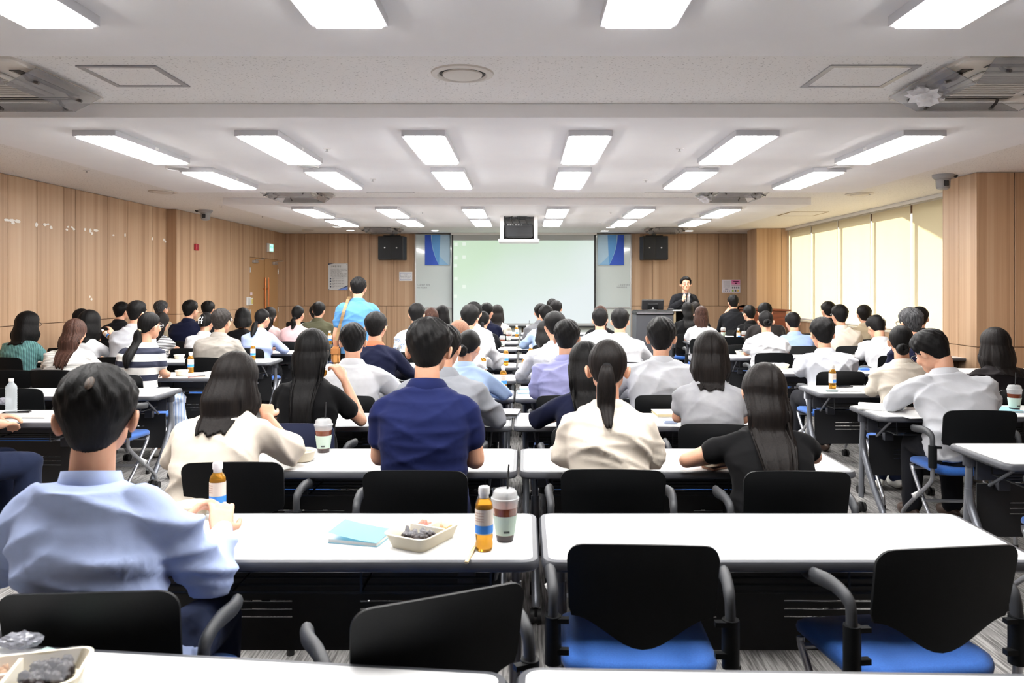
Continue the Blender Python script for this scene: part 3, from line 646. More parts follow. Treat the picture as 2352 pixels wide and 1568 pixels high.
# ------------------------------------------------------------------ training table prototype (1.5 x 0.5 m, origin on the floor under its centre)
TH = .72
def caster(bm, x, y, r=.032):
    for s in (-1, 1):
        M = Matrix.Translation((x + s * .016, y, r)) @ Matrix.Rotation(math.pi / 2, 4, 'Y')
        rg = [bmesh.ops.create_cone(bm, cap_ends=True, segments=16, radius1=r, radius2=r, depth=.018, matrix=M)]
    tube(bm, [(x, y, r), (x, y, r * 2.1)], .011, 8)
def make_table(hero=False):
    t = empty('training_table'); Wt, D = 1.496, .50
    o = rrect(Wt, D, .045, 6); i_ = rrect(Wt - .040, D - .040, .030, 6)
    def L(p, z, s=0): return [(x * (1 - 2 * s / Wt), y * (1 - 2 * s / D), z) for x, y in p]
    bm = B(); loops(bm, [L(i_, TH - .020), L(i_, TH - .001), L(i_, TH, .002)]); fin('tabletop', bm, M_white, t, 30)
    bm = B(); loops(bm, [L(i_, TH - .0005), L(o, TH - .003, .005), L(o, TH - .012), L(o, TH - .026), L(o, TH - .034, .008), L(i_, TH - .034)], cap=False)
    f = [v for v in bm.verts]; loops(bm, [L(i_, TH - .034), L(i_, TH - .021)]); fin('edge_band', bm, M_edge, t, 40)
    for s in (-1, 1):
        x = s * (Wt / 2 - .075)
        bm = B(); tube(bm, arc([(x, .17, TH - .07), (x, .19, .40), (x, .20, .10)], 3), .026, 12, flat=.6)
        tube(bm, arc([(x, .175, .50), (x, .15, .40), (x, .02, .22), (x, -.10, .10), (x, -.12, .07)], 5), .020, 12)
        lg = fin('leg', bm, M_leg, t, 50)
        bm = B(); tube(bm, [(x, .17, TH - .10), (x, .168, TH - .045)], .033, 12); box(bm, x - .028, x + .028, -.10, .20, TH - .055, TH - .034, .004); fin('hinge_cap', bm, M_panelgrey, t, 40)
        bm = B(); caster(bm, x, .20); fin('caster', bm, M_rubber, lg, 40)
        bm = B(); caster(bm, x, -.125); fin('caster', bm, M_rubber, lg, 40)
        bm = B(); tube(bm, [(x - s * .05, -.12, TH - .05), (x - s * .07, .12, TH - .19)], .008, 8); fin('fold_strut', bm, M_leg, t, 40)
    # wire shelf
    bm = B()
    for y in (-.15, -.09, -.03, .03, .09): tube(bm, [(-.60, y, TH - .13), (.60, y, TH - .13)], .0045, 6)
    for x in (-.60, -.2, .2, .60): tube(bm, [(x, -.15, TH - .05), (x, -.155, TH - .13), (x, .10, TH - .13), (x, .12, TH - .05)], .0045, 6)
    fin('wire_shelf', bm, M_dark, t, 50)
    bm = B(); box(bm, -.66, .66, .135, .16, TH - .17, TH - .045, .004); fin('cross_beam', bm, M_panelgrey, t)
    # hinged modesty panel with three slots in each half, real openings
    bm = B(); y0, y1 = .20, .208; zt, zb = TH - .20, .245; X = .62
    sl = [(zb + .115 + k * .028, zb + .121 + k * .028) for k in range(3)]
    sx = [(-.45, -.12), (.12, .45)]
    for z0, z1 in zip([zb] + [b for a, b in sl], [a for a, b in sl] + [zt]): box(bm, -X, X, y0, y1, z0, z1)
    for a, b in sl:
        for x0, x1 in ((-X, sx[0][0]), (sx[0][1], sx[1][0]), (sx[1][1], X)): box(bm, x0, x1, y0, y1, a, b)
    fin('modesty_panel', bm, M_dark, t)
    for s in (-1, 1): bm = B(); box(bm, s * .5 - .03, s * .5 + .03, .16, .204, zt - .03, zt + .03, .003); fin('panel_bracket', bm, M_panelgrey, t)
    register(t); return t
# ------------------------------------------------------------------ chair prototype (origin on the floor under the seat centre, facing +y)
def back_shell(w=.208, z0=.525, z1=.825, th=.009):
    bm = B(); nu, nv = 24, 12; G = []
    for side in (0, 1):
        g = []
        for j in range(nv + 1):
            row = []
            for i in range(nu + 1):
                u = math.sin(math.pi / 2 * (-1 + 2 * i / nu)); v = j / nv
                # outline: straight rounded top, sides, deep smile at the bottom
                top = z1 - .012 * u * u; r = .20
                if abs(u) > 1 - r: top -= .042 * (1 - math.sqrt(max(0, 1 - ((abs(u) - 1 + r) / r) ** 2)))
                c = .5 + .5 * math.cos(math.pi * min(1, abs(u) / .95)); bot = z0 + .085 * (1 - c) + (.02 if abs(u) > .97 else 0)
                z = bot + (top - bot) * v
                ww = w * (1.0 - .05 * (1 - (z - z0) / (z1 - z0)))
                y = -.205 - (z - .52) * .20 - .030 * (1 - u * u)
                row.append(bm.verts.new((u * ww, y - (th if side else 0), z)))
            g.append(row)
        G.append(g)
    a, b = G
    for j in range(nv):
        for i in range(nu):
            bm.faces.new((a[j][i], a[j][i + 1], a[j + 1][i + 1], a[j + 1][i])); bm.faces.new((b[j][i], b[j + 1][i], b[j + 1][i + 1], b[j][i + 1]))
    for j in range(nv):
        bm.faces.new((a[j][0], a[j + 1][0], b[j + 1][0], b[j][0])); bm.faces.new((a[j][nu], b[j][nu], b[j + 1][nu], a[j + 1][nu]))
    for i in range(nu):
        bm.faces.new((a[0][i], b[0][i], b[0][i + 1], a[0][i + 1])); bm.faces.new((a[nv][i], a[nv][i + 1], b[nv][i + 1], b[nv][i]))
    return bm
def make_chair():
    t = empty('training_chair')
    bk = fin('backrest', back_shell(), M_plastic, t, 60)
    for s in (-1, 1):
        bm = B(); lathe(bm, [(0, .003), (.005, .002), (.006, 0)], 8); o = fin('rivet', bm, M_chrome, bk); o.location = (s * .165, -.243, .635); o.rotation_euler = (math.pi / 2, 0, 0)
    bm = B(); n = rrect(.45, .43, .09, 6)
    def S(sc, z, dy=0): return [(x * sc, y * sc + dy, z - .03 * max(0, (y * sc) / .215) ** 3 - .010 * math.cos(x / .225 * 1.5)) for x, y in n]
    loops(bm, [S(.93, .425), S(.99, .436), S(1, .45), S(.98, .464), S(.90, .472), S(.6, .472), S(.2, .470)]); fin('seat', bm, M_blue, t, 60)
    bm = B(); box(bm, -.19, .19, -.17, .15, .412, .430, .006); fin('seat_pan', bm, M_dark, t)
    for s in (-1, 1):
        x = s * .245
        bm = B(); tube(bm, arc([(x, -.215, .52), (x, -.213, .60), (x, -.20, .655), (x + s * .006, -.13, .675), (x + s * .012, -.02, .665), (x, .06, .655)], 5), [.019] * 10 + [.021] * 6 + [.023] * 8 + [.017, .012], 10, flat=.75)
        ar = fin('armrest', bm, M_arm, t, 60)
        bm = B(); tube(bm, [(x, -.215, .47), (x, -.215, .60)], .024, 10); box(bm, min(x, x - s * .045), max(x, x - s * .045), -.235, -.215, .50, .515); box(bm, min(x, x - s * .045), max(x, x - s * .045), -.235, -.215, .585, .598); fin('arm_bracket', bm, M_plastic, t, 40)
        bm = B(); tube(bm, arc([(x, -.215, .50), (x, -.215, .44), (x, -.19, .38), (x, .02, .23), (x, .17, .12), (x, .20, .075)], 5), .0125, 9); fin('leg', bm, M_chrome, t, 60)
        xx = s * .222
        bm = B(); tube(bm, arc([(xx, .12, .42), (xx, .10, .38), (xx, -.06, .22), (xx, -.20, .10), (xx, -.215, .02)], 5), .0125, 9); fin('leg', bm, M_chrome, t, 60)
        bm = B(); tube(bm, [(xx - s * .012, .0, .275), (x + s * .022, -.0, .245)], .016, 8); fin('pivot', bm, M_wplastic, t, 40)
        bm = B(); caster(bm, x, .20, .028); fin('caster', bm, M_rubber, t, 40)
        bm = B(); tube(bm, [(xx, -.215, 0), (xx, -.215, .03)], .016, 10); fin('foot_cap', bm, M_rubber, t, 40)
    bm = B(); tube(bm, [(-.222, -.06, .235), (.222, -.06, .235)], .010, 8); tube(bm, [(-.222, .1, .40), (.222, .1, .40)], .010, 8); fin('cross_bar', bm, M_chrome, t, 60)
    register(t); return t
TABLE = make_table(); CHAIR = make_chair(); _u = {'t': False, 'c': False}
def table(x, y, lab, rz=0.0, group='white training tables in rows'):
    o = copy_tree(TABLE) if _u['t'] else TABLE; _u['t'] = True
    o.location = (x, y, 0); o.rotation_euler = (0, 0, math.radians(rz)); return tag(o, lab, 'table', group)
def chair(x, y, lab, rz=0.0, sz=1.0, group='black and blue nesting chairs'):
    o = copy_tree(CHAIR) if _u['c'] else CHAIR; _u['c'] = True
    o.location = (x, y, 0); o.rotation_euler = (0, 0, math.radians(rz)); o.scale = (1, 1, sz); return tag(o, lab, 'chair', group)
ORD = ['nearest', 'second', 'third', 'fourth', 'fifth', 'sixth', 'seventh', 'eighth', 'ninth', 'tenth', 'eleventh', 'twelfth', 'thirteenth']
# centre block: two tables per row, gap line just right of the picture centre
NEARC = [2.25 + 1.094 * k for k in range(12)]
NEARC = [2.25, 3.35, 4.44, 5.54, 6.62, 7.72, 8.82, 9.92, 11.02, 12.12, 13.2]
GAPX = [.048, -.028, -.07, -.075, -.07, -.08, -.08, -.08, -.08, -.08, -.08]
for k, (yn, g) in enumerate(zip(NEARC, GAPX)):
    for s, nm in ((-1, 'left'), (1, 'right')):
        row = 'front of the camera' if k == 0 else 'row'
        if k == 0: lab = 'second-nearest white table left of the centre gap, holding tea bottle, cup and lunch box' if s < 0 else 'empty second-nearest white table right of the centre gap, two empty chairs before it'
        else: lab = 'white table just %s of the centre gap, %s row from the camera' % (nm, ORD[k + 1])
        table(g + s * .752, yn + .25, lab)
# the row under the camera
table(-.80, 1.447, 'white training table at the lower left edge of view, lunch box on it', -6.3)
table(.725, 1.367, 'white training table at the bottom edge of view, right, nearly out of frame', -1.5)
# left block
NEARL = [4.56, 5.66, 6.80, 8.22, 9.35, 10.45, 11.5]
for k, yn in enumerate(NEARL):
    for j in (0, 1):
        table(-3.50 - j * 1.505, yn + .25, 'white table of the left block, %s row from the camera, %s' % (ORD[k], 'on the aisle side' if j == 0 else 'beside the left wood wall'))
NEARR = [3.48, 4.76, 5.82, 7.17, 8.75, 9.9, 11.2, 12.4]
for k, yn in enumerate(NEARR):
    x0 = 2.20 + .03 * max(0, yn - 4)
    for j in (0, 1):
        table(x0 + .752 + j * 1.505, yn + .25, 'white table of the right block, %s row from the camera, %s' % (ORD[k], 'on the aisle side' if j == 0 else 'beside the window side'))
# ------------------------------------------------------------------ empty chairs
chair(.335, 2.33, 'empty black chair with blue seat just right of the centre gap, second row', -3, 1.025)
chair(1.105, 2.31, 'empty black chair with blue seat, turned slightly, nearest the lower right corner', 7, 1.025)
chair(-.30, 1.97, 'black chair turned sideways between the two nearest left tables', 25, 1.025)
chair(-3.05, 5.60, 'black chair with blue seat behind the head of the man in light blue', 0)
chair(2.53, 3.40, 'blue-seated chair at the right edge under the nearest right table', -8)
def echair(px, ytop, lab, rz=0, zt=.825):
    Yb = F * (EYE - zt) / (ytop - CY); return chair(PX(px, Yb), Yb + .26, lab, rz)
echair(30, 848, 'empty black chair at the left edge, second row of the left block')
echair(127, 849.6, 'empty black chair in front of the long-haired woman in striped white')
echair(33, 889, 'empty black chair behind the clear water bottle, left edge')
echair(2310, 848, 'black chair beside the woman in black lace, right edge')
echair(1683, 773, 'small empty black chair by the tea bottle, right of the wavy brown bob')
echair(1700, 791, 'small empty black chair behind the white cup, left of the bun-haired woman')
echair(1862, 765, 'dark empty chair near the window sill, right of the man in blue shirt')
echair(680, 738, 'blue-backed empty chair by the door, behind the pink-topped woman')

ROWSB = {'c': NEARC, 'l': NEARL, 'r': NEARR}
def snap(px, x, y, m=.06):
    """keep a small thing on the nearest table row"""
    b = 'c' if abs(x) < 1.9 else ('l' if x < 0 else 'r')
    if y < 2.0: return x, y
    yn = min(ROWSB[b], key=lambda v: abs(v + .25 - y)); y2 = min(max(y, yn + m), yn + .5 - m); x = PX(px, y2)
    if b == 'c':
        k = ROWSB['c'].index(yn); g = GAPX[k]
        if abs(x - g) < .05: x = g + (.05 if x > g else -.05)
    return x, y2
# ------------------------------------------------------------------ people
# every figure: body (one continuous skin mesh) with clothing, hair and glasses as its children.
# solids are laid out as lofted limbs, fused by a voxel remesh, then given cloth folds.
JOBS = []
class Soup:
    def __init__(s): s.v = []; s.f = []
    def loft(s, rings, cap=True):
        n = len(rings[0]); b = len(s.v)
        for r in rings: s.v.extend([tuple(p) for p in r])
        for i in range(len(rings) - 1):
            for k in range(n):
                k2 = (k + 1) % n; s.f.append((b + i * n + k, b + i * n + k2, b + (i + 1) * n + k2, b + (i + 1) * n + k))
        if cap: s.f.append(tuple(b + k for k in range(n))[::-1]); s.f.append(tuple(b + (len(rings) - 1) * n + k for k in range(n)))
    def limb(s, pts, rs, seg=14, flat=None, sm=5):
        """tapering tube through pts; flat = (direction, factor) squashes the section"""
        P_ = np.array([tuple(p) for p in pts], float); R = np.array(rs, float)
        if sm > 1 and len(P_) > 2:
            Q = []; RR = []
            for i in range(len(P_) - 1):
                p0, p1, p2, p3 = P_[max(i - 1, 0)], P_[i], P_[i + 1], P_[min(i + 2, len(P_) - 1)]
                for k in range(sm):
                    t = k / sm; Q.append(.5 * ((2 * p1) + (p2 - p0) * t + (2 * p0 - 5 * p1 + 4 * p2 - p3) * t * t + (3 * p1 - p0 - 3 * p2 + p3) * t ** 3)); RR.append(R[i] + (R[i + 1] - R[i]) * t)
            Q.append(P_[-1]); RR.append(R[-1]); P_ = np.array(Q); R = np.array(RR)
        n = len(P_); t0 = P_[1] - P_[0]; t0 /= np.linalg.norm(t0); up = np.array([0, 0, 1.]) if abs(t0[2]) < .9 else np.array([1., 0, 0])
        nx = np.cross(t0, up); nx /= np.linalg.norm(nx); rings = []
        def add(p, t, r):
            nonlocal nx
            nx = nx - t * nx.dot(t); nx /= np.linalg.norm(nx); ny = np.cross(t, nx); ring = []
            for k in range(seg):
                a = 2 * math.pi * k / seg; d = (nx * math.cos(a) + ny * math.sin(a)) * r
                if flat is not None: fd = np.array(flat[0]); d = d - fd * fd.dot(d) * (1 - flat[1])
                ring.append(p + d)
            rings.append(ring)
        t = P_[1] - P_[0]; t /= np.linalg.norm(t)
        for c in (.97, .75, .4): add(P_[0] - t * R[0] * c * .9, t, R[0] * math.sqrt(1 - c * c) + 1e-4)
        for i in range(n):
            t = P_[min(i + 1, n - 1)] - P_[max(i - 1, 0)]; t /= np.linalg.norm(t); add(P_[i], t, R[i])
        t = P_[-1] - P_[-2]; t /= np.linalg.norm(t)
        for c in (.4, .75, .97): add(P_[-1] + t * R[-1] * c * .9, t, R[-1] * math.sqrt(1 - c * c) + 1e-4)
        s.loft(rings)
    def ell(s, c, r, M=None, seg=18, rows=12, tp=0.0):
        rings = []
        for j in range(1, rows):
            th = math.pi * j / rows; ring = []
            for k in range(seg):
                a = 2 * math.pi * k / seg; p = np.array([r[0] * math.sin(th) * math.cos(a) * (1 - tp * max(0, -math.cos(th))), r[1] * math.sin(th) * math.sin(a), r[2] * math.cos(th)])
                if M is not None: p = M @ p
                ring.append(p + np.array(c))
            rings.append(ring[::-1])
        s.loft(rings)
def rot3(yaw=0, pitch=0, roll=0):
    """head turned by yaw to its right, bowed by pitch, tilted by roll to its right (degrees)"""
    return np.array((Matrix.Rotation(math.radians(-yaw), 3, 'Z') @ Matrix.Rotation(math.radians(-pitch), 3, 'X') @ Matrix.Rotation(math.radians(roll), 3, 'Y')))
def soup_obj(name, s, m, parent, vox, fold=0.0, seed=0, dec=None, smooth=2, foldf=1.0):
    me = bpy.data.meshes.new(name); me.from_pydata(s.v, [], s.f); me.update()
    o = bpy.data.objects.new(name, me); link(o, parent); me.materials.append(m)
    md = o.modifiers.new('r', 'REMESH'); md.mode = 'VOXEL'; md.voxel_size = vox; md.use_smooth_shade = True
    if smooth: sm = o.modifiers.new('s', 'SMOOTH'); sm.factor = .5; sm.iterations = smooth
    if dec: d = o.modifiers.new('d', 'DECIMATE'); d.ratio = dec
    JOBS.append((o, m, fold, seed, foldf)); return o
def bake_all():
    bpy.context.view_layer.update(); dg = bpy.context.evaluated_depsgraph_get(); out = []
    for o, m, fold, seed, ff in JOBS: out.append(bpy.data.meshes.new_from_object(o.evaluated_get(dg), depsgraph=dg))
    for (o, m, fold, seed, ff), me in zip(JOBS, out):
        old = o.data; o.modifiers.clear(); o.data = me; me.name = o.name; me.materials.clear(); me.materials.append(m); bpy.data.meshes.remove(old)
        me.polygons.foreach_set('use_smooth', [True] * len(me.polygons))
        if fold and len(me.vertices):
            n = len(me.vertices); co = np.zeros(n * 3, np.float32); me.vertices.foreach_get('co', co); co = co.reshape(-1, 3)
            no = np.zeros(n * 3, np.float32); me.vertices.foreach_get('normal', no); no = no.reshape(-1, 3)
            co += no * folds(co, seed, ff)[:, None] * fold; me.vertices.foreach_set('co', co.ravel()); me.update()
def folds(p, seed, ff):
    r = np.random.RandomState(seed); q = p * ff; d = np.zeros(len(p))
    x, y, z = q[:, 0], q[:, 1], q[:, 2]
    w1 = np.sin(x * 9 + r.rand() * 6) + np.sin(z * 11 + r.rand() * 6); w2 = np.sin(y * 8 + x * 6 + r.rand() * 6)
    for k in range(5):
        a = r.rand() * .9 + (.1 if k % 2 else -.1); sg = -1 if k % 2 else 1
        ph = (z * math.cos(a * .9) * 42 + sg * x * math.sin(a * .9) * 46 + y * 16) * (.7 + .5 * r.rand()) + w1 * 1.3 + w2 * 1.1 + r.rand() * 6
        rg = 1 - np.abs(np.sin(ph * .5)) ; mask = .5 + .5 * np.sin(x * (7 + 4 * r.rand()) + z * (6 + 5 * r.rand()) + r.rand() * 6)
        d += (rg ** 2.2) * mask
    return d / .9 - .32
# ---- cloth, hair and skin materials
def wrinkle(m, st=.5):
    n, l, b = nodes(m); old = b.inputs['Normal'].links[0].from_socket if b.inputs['Normal'].links else None
    v = tcoord(m, (7, 7, 5), (.3, .5, .2)); t = n.new('ShaderNodeTexNoise'); t.noise_type = 'RIDGED_MULTIFRACTAL'; t.inputs['Scale'].default_value = 1; t.inputs['Detail'].default_value = 3; t.inputs['Distortion'].default_value = 1.2
    l.new(v, t.inputs['Vector']); bp = n.new('ShaderNodeBump'); bp.inputs['Strength'].default_value = st; bp.inputs['Distance'].default_value = .014
    l.new(t.outputs[0], bp.inputs['Height']); 
    if old: l.new(old, bp.inputs['Normal'])
    l.new(bp.outputs[0], b.inputs['Normal']); return m
def cloth(name, rgb, rough=.85, rgb2=None):
    if 'cloth_' + name in MC: return MC['cloth_' + name]
    return wrinkle(cloth0(name, rgb, rough, rgb2))
def cloth0(name, rgb, rough=.85, rgb2=None):
    return add_noise(mat('cloth_' + name, rgb, rough, sheen=.03, spec=.12), rgb2 or tuple(int(c * .95) for c in rgb), (9, 9, 9), bump=.25, bscale=(420, 420, 420), dist=.0008)
def stripe_cloth(name, base, line, axis, freq, duty, warp=.0):
    key = 'cloth_' + name
    if key in MC: return MC[key]
    m = mat(key, base, .85); n, l, b = nodes(m)
    tc = n.new('ShaderNodeTexCoord'); sp = n.new('ShaderNodeSeparateXYZ'); l.new(tc.outputs['Object'], sp.inputs[0])
    mu = n.new('ShaderNodeMath'); mu.operation = 'MULTIPLY_ADD'; mu.inputs[1].default_value = freq; mu.inputs[2].default_value = 100.3; l.new(sp.outputs[axis], mu.inputs[0])
    src = mu.outputs[0]
    if axis == 'X':
        m2 = n.new('ShaderNodeMath'); m2.operation = 'MULTIPLY_ADD'; m2.inputs[1].default_value = freq * .5; l.new(sp.outputs['Y'], m2.inputs[0]); l.new(src, m2.inputs[2]); src = m2.outputs[0]
    fr = n.new('ShaderNodeMath'); fr.operation = 'FRACT'; l.new(src, fr.inputs[0])
    lt = n.new('ShaderNodeMath'); lt.operation = 'LESS_THAN'; lt.inputs[1].default_value = duty; l.new(fr.outputs[0], lt.inputs[0])
    mx = n.new('ShaderNodeMix'); mx.data_type = 'RGBA'; mx.inputs[6].default_value = s2l(base); mx.inputs[7].default_value = s2l(line)
    l.new(lt.outputs[0], mx.inputs[0]); l.new(mx.outputs[2], b.inputs['Base Color']); return m
def floral(name):
    m = mat('cloth_' + name, (228, 232, 236), .8); n, l, b = nodes(m); v = tcoord(m, (22, 22, 22)); vo = n.new('ShaderNodeTexVoronoi'); l.new(v, vo.inputs['Vector'])
    r = n.new('ShaderNodeValToRGB'); r.color_ramp.interpolation = 'CONSTANT'; e = r.color_ramp.elements; e[0].color = s2l((232, 236, 240)); e[1].position = .55; e[1].color = s2l((120, 160, 210))
    q = e.new(.8); q.color = s2l((232, 214, 170)); sp = n.new('ShaderNodeSeparateColor'); l.new(vo.outputs['Color'], sp.inputs[0]); l.new(sp.outputs[0], r.inputs[0]); l.new(r.outputs[0], b.inputs['Base Color']); return m
def hairmat(name, rgb, rgb2):
    m = mat('hair_' + name, rgb, .55, spec=.14); n, l, b = nodes(m)
    v = tcoord(m, (150, 150, 9)); t = n.new('ShaderNodeTexNoise'); t.inputs['Scale'].default_value = 1; t.inputs['Detail'].default_value = 4; l.new(v, t.inputs['Vector'])
    r = n.new('ShaderNodeValToRGB'); e = r.color_ramp.elements; e[0].position = .35; e[1].position = .7; e[0].color = s2l(rgb); e[1].color = s2l(rgb2); l.new(t.outputs[0], r.inputs[0]); l.new(r.outputs[0], b.inputs['Base Color'])
    bp = n.new('ShaderNodeBump'); bp.inputs['Strength'].default_value = .55; bp.inputs['Distance'].default_value = .003; l.new(t.outputs[0], bp.inputs['Height']); l.new(bp.outputs[0], b.inputs['Normal'])
    return m
HAIR = {'black': hairmat('black', (9, 8, 9), (20, 19, 19)), 'dark': hairmat('dark_brown', (13, 10, 10), (27, 22, 20)), 'brown': hairmat('brown', (44, 28, 24), (84, 58, 48)),
        'chest': hairmat('chestnut', (112, 78, 60), (136, 100, 80)), 'grey': hairmat('grey', (24, 24, 26), (84, 84, 86)), 'ash': hairmat('ash', (28, 25, 24), (60, 56, 54))}
SKIN = add_noise(mat('skin', (212, 162, 134), .5, sss=.12), (204, 152, 124), (14, 14, 14), bump=.1, bscale=(300, 300, 300), dist=.0005)
SKIN2 = add_noise(mat('skin_tan', (208, 156, 126), .5, sss=.12), (200, 146, 116), (14, 14, 14))
M_lip = mat('lips', (190, 110, 100), .5); M_eye = mat('eye_white', (232, 228, 224), .3); M_iris = mat('iris', (34, 24, 20), .2); M_brow = mat('brow', (30, 24, 22), .8)
TROU = {'black': cloth('trousers_black', (30, 31, 36)), 'navy': cloth('trousers_navy', (34, 42, 66)), 'grey': cloth('trousers_grey', (84, 84, 88)), 'beige': cloth('trousers_beige', (186, 172, 150))}
SHOE = mat('shoe_brown', (74, 56, 46), .4); SHOEW = mat('shoe_white', (222, 220, 214), .6)
# ---- hair surfaces built as swept grids, in the head frame then hung in the body frame
def hair_mesh(name, kind, C, R, m, parent, near, seed, back_y, tip=None, thick=1.0, part=None, zN=0):
    """kind short|tight|bob|long ; C head centre, R head rotation ; back_y(x,z) surface of the clothed back"""
    rnd = np.random.RandomState(seed); NA = 96 if near else 44; NT = 26 if near else 14; NV = (22 if near else 12) if kind in ('bob', 'long') else 0
    fac = {'short': 1.0, 'tight': .55, 'bob': 1.15, 'long': 1.05}[kind] * thick
    ph = rnd.rand(8) * 6.28
    outer = []; inner = []
    cur = {'bob': 1.95, 'long': 1.85}.get(kind, 0)
    for i in range(NA):
        a = -math.pi + 2 * math.pi * i / NA; A = abs(a)           # 0 = back of the head, pi = face
        streak = .5 * math.sin(a * 23 + ph[0]) + .5 * math.sin(a * 41 + ph[1]); jag = rnd.uniform(-1, 1)
        if kind == 'short':
            te = np.interp(A, [0, .7, 1.15, 1.45, 1.62, 1.8, 2.1, 2.6, 3.15], [135, 133, 120, 92, 90, 94, 62, 50, 47])
        elif kind == 'tight':
            te = np.interp(A, [0, .7, 1.15, 1.4, 1.7, 1.9, 2.2, 2.7, 3.15], [126, 124, 112, 92, 84, 78, 60, 50, 46])
        else:
            te = 90 if A < cur else np.interp(A, [cur, cur + .3, 3.15], [84, 58, 50])
        te += jag * .45 + (1.5 * math.sin(a * 5 + ph[6]) if kind == 'short' else 0); o_ = []; n_ = []
        for j in range(1, NT + 1):
            th = math.radians(te) * j / NT; d = th / math.radians(te)
            h = .020 * fac * (1.0 + .25 * math.sin(min(th, 1.9) * 1.5) ** 2)
            if kind in ('short', 'tight'):
                side = min(1, max(0, (th - 1.15) / .75)); h *= (1 - .86 * side) ; h = max(h, .0055)
                if d > .88 and A > 1.9: h = max(h, .014 * fac)
            if kind == 'short': up = max(0, 1 - side * 1.2); h += up * fac * (.0034 * math.sin(a * 7 + th * 6 + ph[2] + 1.5 * math.sin(th * 5)) * math.sin(th) + .0026 * math.sin(a * 17 - th * 11 + ph[3]) * math.sin(th) + .0016 * math.sin(a * 31 + th * 15 + ph[7]) * math.sin(th) + .004 * max(0, math.sin(a * 2 + ph[4])) * math.sin(th)) + rnd.uniform(-.0008, .0008)
            else: h += .0016 * streak * math.sin(th)
            if part is not None and kind in ('bob', 'long', 'tight'): h -= .006 * math.exp(-((a - part) / .10) ** 2) * min(1, th)
            rx, ry, rz = .0745 + h, .096 + h, .113 + h
            p = np.array([rx * math.sin(th) * math.sin(a), -ry * math.sin(th) * math.cos(a) * (1 if A < 1.57 else .98), rz * math.cos(th)])
            p[0] *= 1 - .24 * max(0, -math.cos(th))
            o_.append(C + R @ p); rx, ry, rz = .066, .086, .104
            n_.append(C + R @ np.array([rx * math.sin(th) * math.sin(a) * (1 - .24 * max(0, -math.cos(th))), -ry * math.sin(th) * math.cos(a), rz * math.cos(th)]))
        if NV:
            base = o_[-1].copy(); cen = C.copy(); rad = base - cen; rad[2] = 0; L0 = np.linalg.norm(rad) + 1e-9; rad /= L0
            drop = (base[2] - (C[2] + tip)) * (1 + .05 * jag * (1 if kind == 'long' else .4) + .03 * math.sin(a * 6 + ph[5]))
            if kind == 'long': drop *= np.interp(A, [0, 1.2, cur], [1, .93, .80])
            for j in range(1, NV + 1):
                v = j / NV
                if A < cur:
                    z = base[2] - drop * v
                    if kind == 'bob': out = .016 * math.sin(v * math.pi * .8) - .034 * max(0, v - .55) * 2
                    else: out = -.022 * v + .010 * math.sin(v * 5 + ph[6])
                    out += .0030 * streak * (1 - .3 * v) + .004 * math.sin(a * 7 + v * 6 + ph[7]) * v
                    p = base + rad * out; p[2] = z
                    if kind == 'long': p[0] = cen[0] + (p[0] - cen[0]) * (1 - .12 * v)
                    if z < zN + .17:
                        k = min(1, (zN + .17 - z) / .11); k = k * k * (3 - 2 * k); lim = back_y(p[0], z) - .014 - .004 * (1 - abs(math.sin(a * 5)))
                        if kind == 'long' or A < 1.0: p[1] = p[1] * (1 - k) + min(p[1], lim) * k
                    o_.append(p); q = p - rad * .022 * (1 - .75 * v); q[2] = z + .001
                    if z < zN + .08: q = p + np.array([0, .012, 0])
                    n_.append(q)
                else: o_.append(o_[-1] * .9 + n_[-1] * .1); n_.append(n_[-1])
        outer.append(o_); inner.append(n_)
    N = NT + NV; V = []; Fc = []
    top = C + R @ np.array([0, 0, .113 + .021 * fac]); V.append(tuple(top)); V.append(tuple(C + R @ np.array([0, 0, .10])))
    def io(i, j): return 2 + (i % NA) * 2 * N + j
    def ii(i, j): return 2 + (i % NA) * 2 * N + N + j
    for i in range(NA): V += [tuple(p) for p in outer[i]]; V += [tuple(p) for p in inner[i]]
    for i in range(NA):
        Fc.append((0, io(i, 0), io(i + 1, 0))); Fc.append((1, ii(i + 1, 0), ii(i, 0)))
        for j in range(N - 1):
            Fc.append((io(i, j), io(i, j + 1), io(i + 1, j + 1), io(i + 1, j))); Fc.append((ii(i, j), ii(i + 1, j), ii(i + 1, j + 1), ii(i, j + 1)))
        Fc.append((io(i, N - 1), ii(i, N - 1), ii(i + 1, N - 1), io(i + 1, N - 1)))
    me = bpy.data.meshes.new(name); me.from_pydata(V, [], Fc); me.update(); me.materials.append(m); me.polygons.foreach_set('use_smooth', [True] * len(me.polygons))
    o = bpy.data.objects.new(name, me); return link(o, parent)
def tail(name, pts, rs, m, parent, seed, near, wave=.004, strands=7):
    """a bundle of overlapping strands following pts"""
    r = np.random.RandomState(seed); bm = B()
    for k in range(strands if near else 4):
        a = 2 * math.pi * k / (strands if near else 4); off = [(math.cos(a), math.sin(a))] * len(pts)
        q = []; rr = []
        for i, (p, R_) in enumerate(zip(pts, rs)):
            s = R_ * (.5 if k else 0); q.append(Vector(p) + Vector((math.cos(a) * s + r.uniform(-wave, wave), math.sin(a) * s * .6, 0))); rr.append(R_ * (.62 if k else .8))
        rr[-1] *= .3
        q2 = arc(q, 4 if near else 2); r2 = []
        for i in range(len(rr) - 1):
            for t in range(4 if near else 2): r2.append(rr[i] + (rr[i + 1] - rr[i]) * t / (4 if near else 2))
        r2.append(rr[-1]); tube(bm, q2, r2, 9 if near else 6)
    return fin(name, bm, m, parent, 80)
